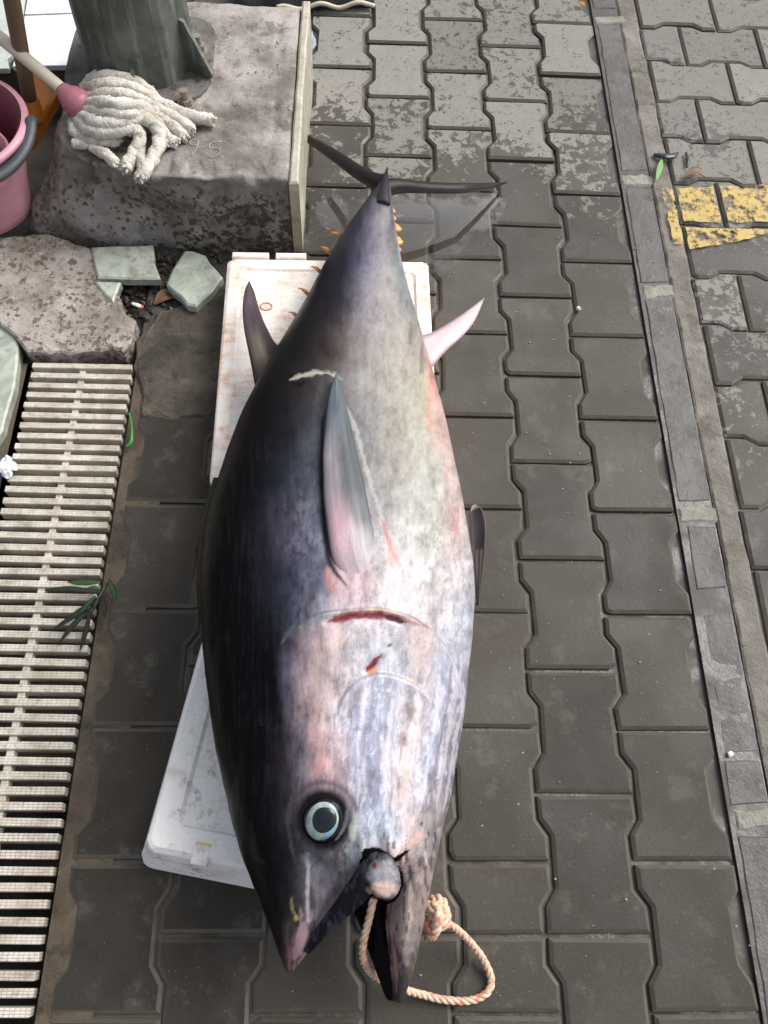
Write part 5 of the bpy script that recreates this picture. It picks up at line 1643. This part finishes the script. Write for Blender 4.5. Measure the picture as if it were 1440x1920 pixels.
# second dorsal, anal, pelvic fins
def dors_c(u, w):
    c = mixc((46, 38, 46), (96, 84, 88), np.clip(u * 1.3, 0, 1))
    band = np.exp(-((w - .45) / .25) ** 2) * np.exp(-((u - .25) / .25) ** 2)
    c = c * (1 - .7 * band[:, None]) + lin((150, 142, 122)) * .7 * band[:, None]
    pur = np.exp(-((w - .4) / .3) ** 2) * np.exp(-((u - .6) / .25) ** 2)
    c = c * (1 - .6 * pur[:, None]) + lin((118, 104, 122)) * .6 * pur[:, None]
    return np.clip(c * rays(u, w, 9, 15, 0.5)[:, None], 0.002, .7)
fin('second_dorsal_fin', [(478, 722), (472, 690), (464, 650), (457, 612), (455, 575), (459, 545), (467, 527)],
    [(530, 655), (514, 640), (502, 618), (492, 596), (484, 572), (477, 548), (468, 527)],
    [0.19, 0.17, 0.135, 0.125], [0.19, 0.165, 0.135, 0.125], np.linspace(0.012, 0.004, 28), dors_c)
def anal_c(u, w):
    c = mixc((204, 184, 190), (208, 198, 204), np.clip(u, 0, 1))
    e = np.clip(np.exp(-(w / .12) ** 2) + np.exp(-((1 - w) / .10) ** 2), 0, 1)
    c = c * (1 - .6 * e[:, None]) + lin((186, 128, 134)) * .6 * e[:, None]
    t_ = np.clip((u - .9) / .08, 0, 1)[:, None]
    c = c * (1 - t_) + lin((176, 150, 104)) * t_
    return np.clip(c * rays(u, w, 8, 25, 0.25)[:, None], 0.01, .8)
fin('anal_fin', [(786, 630), (808, 624), (834, 610), (862, 592), (886, 575), (907, 559)], [(800, 700), (816, 682), (840, 655), (866, 632), (890, 602), (908, 561)],
    [0.175, 0.16, 0.135], [0.175, 0.16, 0.135], np.linspace(0.012, 0.004, 28), anal_c)
def pelv_c(u, w):
    c = mixc((30, 18, 24), (22, 15, 22), u)
    e = np.clip(np.exp(-((1 - w) / .08) ** 2) * .8 + np.exp(-(w / .06) ** 2) * .4 + np.clip((u - .93) / .06, 0, 1), 0, 1)
    c = c * (1 - e[:, None]) + lin((160, 142, 142)) * e[:, None]
    st = np.clip((fbm(w * 12, u * 1.5, 2, 71) - .6) / .1, 0, 1) * (u < .55)
    c = c * (1 - .5 * st[:, None]) + lin((110, 100, 100)) * .5 * st[:, None]
    return np.clip(c, 0.004, .7)
fin('pelvic_fin', [(888, 1135), (885, 1090), (883, 1045), (881, 1000), (880, 965), (886, 948)], [(893, 1135), (902, 1080), (909, 1030), (911, 985), (904, 955), (890, 946)],
    [0.185, 0.175, 0.17], [0.165, 0.155, 0.155], np.linspace(0.010, 0.004, 28), pelv_c)
def d1_c(u, w):
    return np.clip(mixc((14, 15, 19), (26, 28, 34), w) * rays(u, w, 6, 44, 0.4)[:, None], 0.001, .4)
fin('first_dorsal_fin', [(374, 1165), (370, 1090), (372, 1030), (380, 970), (392, 925), (402, 898)], [(386, 1165), (384, 1090), (388, 1030), (396, 970), (408, 925), (412, 896)],
    [0.205, 0.205, 0.205], [0.235, 0.235, 0.232], 0.008, d1_c)

# tail fin: two narrow lobes, tips drooping to the ground, and the keel
def tail_c(u, w):
    c = mixc((44, 38, 42), (52, 46, 48), u)
    e = np.exp(-((1 - w) / .12) ** 2)
    c = c * (1 - .5 * e[:, None]) + lin((122, 106, 104)) * .5 * e[:, None]
    return np.clip(c * rays(u, w, 8, 81, 0.5)[:, None], 0.003, .5)
tail = fin('tail_lobe', [(716, 334), (745, 334), (775, 338), (820, 342), (870, 343), (915, 343), (949, 341)], [(716, 374), (745, 364), (775, 362), (820, 363), (870, 362), (915, 356), (949, 344)],
    [0.128, 0.105, 0.082, 0.012], [0.112, 0.098, 0.075, 0.010], np.linspace(0.018, 0.005, 30), tail_c, 30, 11)
fin('tail_lobe', [(726, 328), (700, 322), (672, 307), (640, 286), (608, 268), (584, 256), (571, 248)], [(712, 366), (690, 350), (664, 334), (636, 312), (606, 290), (584, 274), (571, 262)],
    [0.128, 0.105, 0.078, 0.020], [0.112, 0.098, 0.070, 0.016], np.linspace(0.018, 0.005, 30), tail_c, 30, 11)
def keel_c(u, w):
    return np.clip(mixc((70, 66, 74), (44, 42, 50), u) * rays(u, w, 4, 91, 0.4)[:, None], 0.004, .5)
fin('keel', [(706, 380), (712, 352), (719, 330), (725, 314)], [(732, 384), (730, 352), (728, 330), (727, 314)], [0.150, 0.152, 0.15, 0.135], [0.150, 0.152, 0.15, 0.135], np.linspace(0.016, 0.004, 20), keel_c, 20, 9)

# yellow finlets along both edges of the tail
def finlet_c(a, b):
    def f(u, w):
        return np.clip(mixc(b, a, np.clip(u * 1.4, 0, 1)) * rays(u, w, 5, 95, 0.3)[:, None], 0.004, .8)
    return f
for (bx, by, tx, ty, w_) in ((643, 444, 618, 436, 9), (624, 476, 601, 463, 10), (603, 512, 585, 500, 11), (582, 556, 561, 540, 11), (560, 596, 543, 585, 10)):
    z_ = float(np.interp(by, [400, 500, 600], [0.12, 0.145, 0.165]))
    fin('finlet', [(bx - 3, by - w_ * .7), ((bx + tx) / 2, (by + ty) / 2 - w_ * .6), (tx, ty)], [(bx + 3, by + w_ * .9), ((bx + tx) / 2 + 3, (by + ty) / 2 + w_ * .55), (tx + .5, ty + .5)],
        [z_, z_ - .006], [z_, z_ - .006], 0.006, finlet_c((206, 142, 62), (92, 66, 34)), 10, 7)
for (bx, by, tx, ty, w_, ca, cb) in ((731, 392, 741, 398, 8, (206, 140, 70), (150, 96, 80)), (735, 410, 742, 411, 8, (214, 150, 96), (176, 110, 100)), (738, 424, 753, 431, 9, (226, 166, 60), (206, 130, 110)), (743, 450, 755, 455, 10, (226, 166, 66), (214, 140, 110)), (745, 466, 752, 470, 7, (206, 112, 112), (206, 130, 120))):
    z_ = 0.128
    fin('finlet', [(bx - 4, by - w_), ((bx + tx) / 2, (by + ty) / 2 - w_ * .8), (tx, ty - 1)], [(bx - 2, by + w_), ((bx + tx) / 2 - 1, (by + ty) / 2 + w_ * .8), (tx, ty + 2)], [z_, z_ - .004], [z_, z_ - .004], 0.006, finlet_c(ca, cb), 10, 7)

# eye
def local_frame(x, y, lift=0.0):
    p_, n_ = on_body(x, y, lift)
    # average the normal around the place
    ns = [on_body(x + dx, y + dy)[1] for dx, dy in ((40, 0), (-40, 0), (0, 40), (0, -40))]
    n_ = np.mean([q for q in ns if q is not None], axis=0); n_ /= np.linalg.norm(n_)
    ty = np.array([0, 1.0, 0]); ty -= n_ * (ty @ n_); ty /= np.linalg.norm(ty)
    tx = np.cross(ty, n_)
    return p_, tx, ty, n_
ep, ex_, ey_, en_ = local_frame(606, 1538)
def eye_lathe(profile, name, mat, parent, rot=0.0, asp=1.10, off=(0, 0), seg=40, wobx=0.0):
    V, F = [], []
    for r, h in profile:
        for k in range(seg):
            a = 2 * math.pi * k / seg
            rr = r * (1 + wobx * math.sin(2 * a + 1) + wobx * 0.6 * math.sin(3 * a))
            x, y = rr * math.cos(a), rr * asp * math.sin(a)
            x, y = x * math.cos(rot) - y * math.sin(rot) + off[0], x * math.sin(rot) + y * math.cos(rot) + off[1]
            V.append(ep + ex_ * x + ey_ * y + en_ * h)
    for i in range(len(profile) - 1):
        for k in range(seg):
            a, b = i * seg + k, i * seg + (k + 1) % seg
            F.append((a, b, b + seg, a + seg))
    F.append(tuple((len(profile) - 1) * seg + k for k in range(seg)))
    ob = mesh_obj(name, V, F, mat, None, True)
    return ob
MAT_EYEB = simple('eye_rim', (0.008, 0.008, 0.010, 1), 0.25, 0.3, 60)
def iris_mat():
    s = M('pale_iris')
    n = s.noise(90, 4)
    c = s.mix(s.sstep(n, 0.3, 0.7), (0.17, 0.28, 0.30, 1), (0.42, 0.48, 0.42, 1))
    x, y, z = s.sep(s.pos)
    c = s.mix(s.sstep(s.noise(40, 2), 0.45, 0.65), c, (0.13, 0.28, 0.42, 1))
    return s.set(color=c, rough=0.25, coat=0.5)
MAT_IRIS = iris_mat()
MAT_PUPIL = M('dark_pupil').set(color=(0.006, 0.008, 0.013, 1), rough=0.16, spec=0.35, coat=0.3, coat_rough=0.1)
U_ = 0.00058
hz = -0.004
eye = eye_lathe([(53 * U_, hz - 0.006), (52 * U_, hz + 0.003), (46 * U_, hz + 0.0072), (37 * U_, hz + 0.0078), (33 * U_, hz + 0.0065), (1 * U_, hz + 0.0065)], 'eye', MAT_EYEB, tuna, -0.25, 1.10)
adopt(eye, tuna)
iris = eye_lathe([(34 * U_, hz + 0.005), (33.5 * U_, hz + 0.0080), (28 * U_, hz + 0.0092), (19 * U_, hz + 0.0094), (1 * U_, hz + 0.0092)], 'iris', MAT_IRIS, eye, -0.35, 1.18, (-0.001, 0.0))
adopt(iris, tuna); iris.parent = eye; iris.matrix_parent_inverse = eye.matrix_parent_inverse @ Matrix.Identity(4)
pupil = eye_lathe([(24.5 * U_, hz + 0.0090), (23 * U_, hz + 0.0102), (17 * U_, hz + 0.0112), (10 * U_, hz + 0.0118), (1 * U_, hz + 0.0120)], 'pupil', MAT_PUPIL, eye, -0.35, 1.14, (0.0016, 0.0016), wobx=0.04)
pupil.parent = eye
for q in (iris, pupil):
    q.parent = eye
    q.matrix_parent_inverse = (Matrix.Translation(tuna.location) @ Matrix.Identity(4))
    q.matrix_parent_inverse = Matrix.Identity(4)

def cornea_mat():
    s = M('wet_cornea')
    fr = s.new('ShaderNodeFresnel'); fr.inputs[0].default_value = 1.22
    tr = s.new('ShaderNodeBsdfTransparent')
    gl = s.new('ShaderNodeBsdfGlossy'); gl.inputs['Roughness'].default_value = 0.06
    s.put(gl.inputs['Normal'], s.bump(s.noise(120, 3), 0.0008, 0.4))
    mx = s.new('ShaderNodeMixShader')
    s.t.links.new(fr.outputs[0], mx.inputs[0]); s.t.links.new(tr.outputs[0], mx.inputs[1]); s.t.links.new(gl.outputs[0], mx.inputs[2])
    s.t.links.new(mx.outputs[0], s.out.inputs[0])
    return s.m
cornea = eye_lathe([(44 * U_, hz + 0.0072), (40 * U_, hz + 0.0098), (33 * U_, hz + 0.0128), (24 * U_, hz + 0.0150), (13 * U_, hz + 0.0163), (1 * U_, hz + 0.0167)], 'cornea', cornea_mat(), eye, -0.3, 1.12)
cornea.parent = eye
cornea.matrix_parent_inverse = Matrix.Identity(4)

# upper jaw bone swung out at the corner of the mouth
def max_path(pts, name, parent, mat, cf):
    P = catmull([tuple(at(x, y, z)) for x, y, z, r in pts], 8)
    R = np.interp(np.linspace(0, 1, len(P)), np.linspace(0, 1, len(pts)), [r * 0.00074 for *_, r in pts])
    V, F = tube_geo(P, R, 20, 0, True, 0.04, 0.38)
    ob = mesh_obj(name, V, F, mat, None, True)
    V = np.array(V)
    put_colour(ob.data, cf(V))
    bm = bmesh.new(); bm.from_mesh(ob.data); bmesh.ops.recalc_face_normals(bm, faces=bm.faces); bm.to_mesh(ob.data); bm.free()
    adopt(ob, parent)
    return ob
def max_c(V):
    q = to_px(V); x, y = q[:, 0], q[:, 1]
    c = np.tile(lin((26, 26, 34)), (len(V), 1))
    k = np.clip((fbm(x / 8, y / 20, 3, 5) - .5) / .2, 0, 1)[:, None] * .6
    c = c * (1 - k) + lin((74, 74, 88)) * k
    d = np.hypot((x - 722) / 30, (y - 1644) / 36); d = d + .5 * (fbm(x / 9, y / 9, 3, 19) - .5); k = np.clip((1.15 - d) / .6, 0, 1)[:, None]
    c = c * (1 - k) + lin((150, 148, 156)) * k
    d = np.hypot((x - 722) / 29, (y - 1668) / 16) + .5 * (fbm(x / 7, y / 7, 3, 9) - .5); k = np.clip((1.25 - d) / .8, 0, 1)[:, None]
    c = c * (1 - k) + lin((216, 188, 178)) * k
    d = np.hypot((x - 702) / 5, (y - 1622) / 8); k = np.clip((1.1 - d) / .5, 0, 1)[:, None]
    c = c * (1 - k) + lin((110, 46, 48)) * k
    return np.clip(c, .002, .8)
def px_tube(pts, flat):
    P = catmull([tuple(at(x, y, z)) for x, y, z, r in pts], 8)
    R = np.interp(np.linspace(0, 1, len(P)), np.linspace(0, 1, len(pts)), [r * 0.00070 for *_, r in pts])
    return tube_geo(P, R, 20, 0, True, 0.0, flat)
mx_me = fuse([px_tube([(697, 1594, .280, 9), (700, 1612, .280, 17), (690, 1642, .272, 24), (664, 1678, .258, 22), (634, 1712, .242, 17), (604, 1746, .222, 13), (574, 1786, .196, 7)], 0.45),
              px_tube([(704, 1600, .278, 12), (712, 1614, .277, 21), (720, 1636, .274, 27), (722, 1658, .270, 29), (718, 1674, .266, 24), (712, 1684, .262, 14)], 0.32)], 0.0014)
MV = relax(get_v(mx_me), get_e(mx_me), 6)
MV[:, 2] += 0.0016 * (fbm(MV[:, 0] * 160, MV[:, 1] * 160, 3, 4) - .5)
mx_me.vertices.foreach_set('co', MV.astype(np.float32).ravel())
mx_me.update()
put_colour(mx_me, max_c(MV))
mx_me.materials.clear(); mx_me.materials.append(MAT_SKIN)
mx_me.polygons.foreach_set('use_smooth', [True] * len(mx_me.polygons))
mx_o = bpy.data.objects.new('maxilla', mx_me)
COL.objects.link(mx_o)
adopt(mx_o, tuna)

# ------------------------------------------------------------------ rope through the jaw
def rope_mat():
    s = M('pink_beige_rope')
    c = s.mix(s.sstep(s.noise(120, 3, 0.6), 0.35, 0.65), (0.50, 0.36, 0.25, 1), (0.66, 0.50, 0.38, 1))
    c = s.mix(s.math('MULTIPLY', s.sstep(s.noise(95, 3, 0.6, dist=0.5), 0.54, 0.62), 0.85), c, (0.62, 0.16, 0.11, 1))
    return s.set(color=c, rough=0.85, normal=s.bump(s.noise(500, 3), 0.001, 0.6))
MAT_ROPE = rope_mat()
def rope_geo(P, r=0.0053, pitch=0.030, off=0):
    P = np.asarray(P, float)
    d = np.r_[0, np.cumsum(np.linalg.norm(np.diff(P, axis=0), axis=1))]
    n = max(8, int(d[-1] / 0.0022))
    t = np.linspace(0, d[-1], n)
    Q = np.stack([np.interp(t, d, P[:, i]) for i in range(3)], -1)
    T, N, B = frames(Q)
    V, F = [], []
    for s_ in range(3):
        ph = 2 * math.pi * (t / pitch + s_ / 3)
        S = Q + (N * np.cos(ph)[:, None] + B * np.sin(ph)[:, None]) * r * 0.52
        v, f = tube_geo(S, r * 0.56, 7, off + len(V))
        V += v; F += f
    return V, F
rp = at(830, 1760, 0.05)
rope = empty('rope', rp)
tag(rope, 'twisted beige rope with pink flecks looped through the jaw of the tuna', 'rope')
path1 = catmull([tuple(at(x, y, z)) for x, y, z in [(812, 1722, .105), (832, 1728, .10), (858, 1744, .075), (886, 1772, .04), (908, 1802, .02), (921, 1835, .010), (916, 1858, .009), (896, 1872, .009), (868, 1877, .009), (830, 1874, .010), (796, 1866, .014), (766, 1858, .03), (735, 1846, .05), (706, 1832, .07), (688, 1814, .10), (680, 1790, .125), (682, 1762, .14), (690, 1730, .15), (696, 1704, .16), (700, 1685, .165)]], 10)
V, F = rope_geo(path1)
adopt(mesh_obj('loop', V, F, MAT_ROPE, None, True), rope)
V, F = [], []
for pts in ([(806, 1690, .115), (824, 1688, .13), (833, 1706, .135), (826, 1732, .135), (808, 1742, .125), (798, 1726, .11)], [(800, 1700, .125), (818, 1702, .145), (836, 1716, .13), (830, 1738, .115)], [(816, 1690, .125), (822, 1712, .145), (818, 1738, .135), (808, 1756, .118)]):
    v, f = rope_geo(catmull([tuple(at(*q)) for q in pts], 8), 0.0076, 0.034, len(V))
    V += v; F += f
adopt(mesh_obj('knot', V, F, MAT_ROPE, None, True), rope)
V, F = [], []
for k in range(14):
    a = at(808 + random.uniform(-6, 6), 1745, .12)
    b = at(804 + random.uniform(-10, 10), 1760 + random.uniform(-4, 6), .11)
    v, f = tube_geo([a, (a + b) / 2 + RNG.normal(0, .001, 3), b], [0.0018, 0.0015, 0.0008], 5, len(V))
    V += v; F += f
adopt(mesh_obj('frayed_end', V, F, MAT_ROPE, None, True), rope)

# ------------------------------------------------------------------ small litter
MAT_PAPER = simple('white_tissue', (0.70, 0.70, 0.74, 1), 0.9, 0.12, 80, 0.001)
o = crumple('paper_scrap', at(13, 876, 0.012), 0.013, MAT_PAPER, 3, 3, 0.55, (0.95, 1.25, 0.9), 2.6)
tag(o, 'crumpled white paper scrap beside the drain grate', 'paper')

MAT_GREENP = plastic('bright_green_plastic', (0.015, 0.20, 0.025, 1), 0.4)
o = tube('plastic_strip', [at(237, 838, .012), at(246, 828, .014), at(247, 800, .018), at(243, 778, .014), at(238, 774, .008)], [0.0030, 0.0034, 0.0018, 0.0020, 0.0015], MAT_GREENP, None, 8, 6, 0.1)
tag(o, 'bright green plastic strip stuck at the right side of the drain grate', 'plastic strip')

def leaf_mesh(name, a, b, w, mat, parent, z=0.016, bend=0.004, curve=0.0):
    a, b = np.array(at(a[0], a[1], z)), np.array(at(b[0], b[1], z))
    d = b - a; L = np.linalg.norm(d); d /= L
    s_ = np.cross([0, 0, 1.0], d)
    n = 10
    V, F = [], []
    for i in range(n + 1):
        t = i / n
        ww = w * max(0.06, math.sin(math.pi * min(1, t * 0.92 + 0.06)) ** 0.8)
        c = a + d * L * t + s_ * curve * math.sin(math.pi * t) + np.array([0, 0, bend * math.sin(math.pi * t)])
        for e, zz in ((-1, 0.0016), (0, 0.0), (1, 0.0016)):
            V.append(c + s_ * e * ww * 0.5 + np.array([0, 0, zz]))
    m0 = len(V)
    V += [v - np.array([0, 0, 0.0006]) for v in V]
    for i in range(n):
        for k in range(2):
            q = i * 3 + k
            F.append((q, q + 1, q + 4, q + 3)); F.append((m0 + q, m0 + q + 3, m0 + q + 4, m0 + q + 1))
        for k in (0, 2):
            q = i * 3 + k
            F.append((q, q + 3, m0 + q + 3, m0 + q))
    o = mesh_obj(name, V, F, mat, None, True)
    if parent: adopt(o, parent)
    return o
MAT_LEAF = simple('green_leaf', (0.020, 0.052, 0.015, 1), 0.5, 0.5, 70)
MAT_LEAFD = simple('dark_wet_leaf', (0.014, 0.018, 0.012, 1), 0.35, 0.5, 70)
MAT_LEAFB = simple('brown_leaf', (0.16, 0.09, 0.045, 1), 0.7, 0.4, 60)
twig = empty('leafy_twig', at(180, 1130, 0.01))
tag(twig, 'wet dark green leafy twig lying on the drain grate', 'twig')
adopt(tube('stem', [at(206, 1088, .012), at(190, 1112, .02), at(176, 1140, .02), at(166, 1160, .018)], [0.002, 0.0024, 0.0022, 0.0015], MAT_LEAFD, None, 6, 5), twig)
for a, b, w, mt, cv in (((190, 1092), (126, 1092), .013, MAT_LEAF, .002), ((186, 1112), (86, 1106), .012, MAT_LEAFD, -.003), ((182, 1122), (98, 1182), .013, MAT_LEAFD, .003), ((176, 1136), (110, 1208), .012, MAT_LEAFD, -.002),
                        ((170, 1146), (150, 1222), .011, MAT_LEAFD, .002), ((204, 1086), (219, 1128), .012, MAT_LEAF, .001), ((180, 1118), (150, 1152), .010, MAT_LEAF, 0), ((192, 1118), (196, 1160), .010, MAT_LEAFD, .002), ((190, 1104), (163, 1104), .009, MAT_LEAF, 0)):
    leaf_mesh('leaf', a, b, w * 0.8, mt, twig, 0.018 + random.uniform(0, .006), 0.003, cv)
MAT_LEAFG = simple('fresh_leaf', (0.10, 0.24, 0.05, 1), 0.5, 0.3, 70)
o = leaf_mesh('leaf', (1231, 338), (1241, 298), .013, MAT_LEAFG, None, 0.010)
tag(o, 'small fresh green leaf lying at the kerb mortar joint', 'leaf')
V0 = empty('dead_leaf', at(1300, 330, 0))
tag(V0, 'curled brown dead leaf above the yellow paint', 'leaf')
leaf_mesh('blade', (1284, 332), (1318, 318), .020, MAT_LEAFB, V0, 0.010, 0.007, .002)
adopt(tube('stalk', [at(1310, 326, .010), at(1326, 333, .006), at(1342, 336, .005)], 0.0012, MAT_LEAFB, None, 5, 4), V0)
MAT_SCRAP = simple('black_scrap', (0.012, 0.012, 0.018, 1), 0.35, 0.4, 60)
o = tube('dark_scrap', [at(1226, 290, .006), at(1246, 293, .012), at(1262, 292, .010), at(1272, 286, .006)], [0.006, 0.010, 0.008, 0.002], MAT_SCRAP, None, 8, 5, 0.15, flat=0.4)
tag(o, 'black plastic scrap lying on the cement strip above the green leaf', 'scrap')
o = tube('dark_scrap', [at(1286, 286, .006), at(1290, 300, .007), at(1288, 314, .005)], [0.003, 0.005, 0.002], MAT_SCRAP, None, 7, 5, 0.15, flat=0.5)
tag(o, 'thin black sliver standing in the joint above the brown dead leaf', 'scrap')
o = leaf_mesh('leaf', (1084, 4), (1098, 12), .016, simple('orange_leaf', (0.42, 0.16, 0.03, 1), 0.7, 0.3, 60), None, 0.008, 0.004)
tag(o, 'small orange leaf at the top edge of the pavement', 'leaf')
o = leaf_mesh('leaf', (290, 570), (336, 556), .030, MAT_LEAFB, None, -0.008, 0.010, 0.006)
tag(o, 'brown dead leaf lying in the debris hole', 'leaf')
o = tube('litter_scrap', [at(247, 568, -.002), at(258, 572, .002), at(268, 576, .0)], [0.003, 0.005, 0.003], simple('white_red_wrapper', (0.66, 0.66, 0.68, 1), 0.4, 0.2, 80), None, 8, 4, 0.2, flat=0.4)
tag(o, 'white and red wrapper scrap in the debris hole', 'wrapper')
rs = tube('red_tip', [at(265, 573, .002), at(268, 578, .0)], [0.003, 0.002], simple('red_wrapper', (0.60, 0.05, 0.02, 1), 0.4, 0.2, 80), None, 7, 3, 0.1, flat=0.5)
rs.parent = o
o = crumple('pebble', at(1370, 1413, 0.004), 0.0045, simple('white_pebble', (0.75, 0.75, 0.73, 1), 0.8, 0.1, 80), 8, 2, 0.3)
tag(o, 'tiny white pebble lying in the wet gap of the kerb', 'pebble')
o = crumple('pebble', at(1085, 578, 0.004), 0.005, simple('grey_pebble', (0.45, 0.45, 0.42, 1), 0.8, 0.1, 80), 9, 2, 0.3)
tag(o, 'tiny grey pebble in a paver joint right of the anal fin', 'pebble')
# scattered grit on the pavers
bmg = bmesh.new()
for i in range(150):
    x, y = random.uniform(-0.1, 0.66), random.uniform(-0.1, 1.4)
    r = random.choice((0.0008, 0.001, 0.0012, 0.0018))
    vs = bmesh.ops.create_icosphere(bmg, subdivisions=1, radius=r)['verts']
    for v in vs:
        v.co = Vector((v.co.x * 1.3 + x, v.co.y + y, v.co.z * 0.6 + 0.0012))
grit = bm_obj('grit', bmg, simple('pale_grit', (0.24, 0.225, 0.19, 1), 0.9, 0.4, 200))
tag(grit, 'pale grit scattered over the wet pavers', 'grit', kind='stuff')
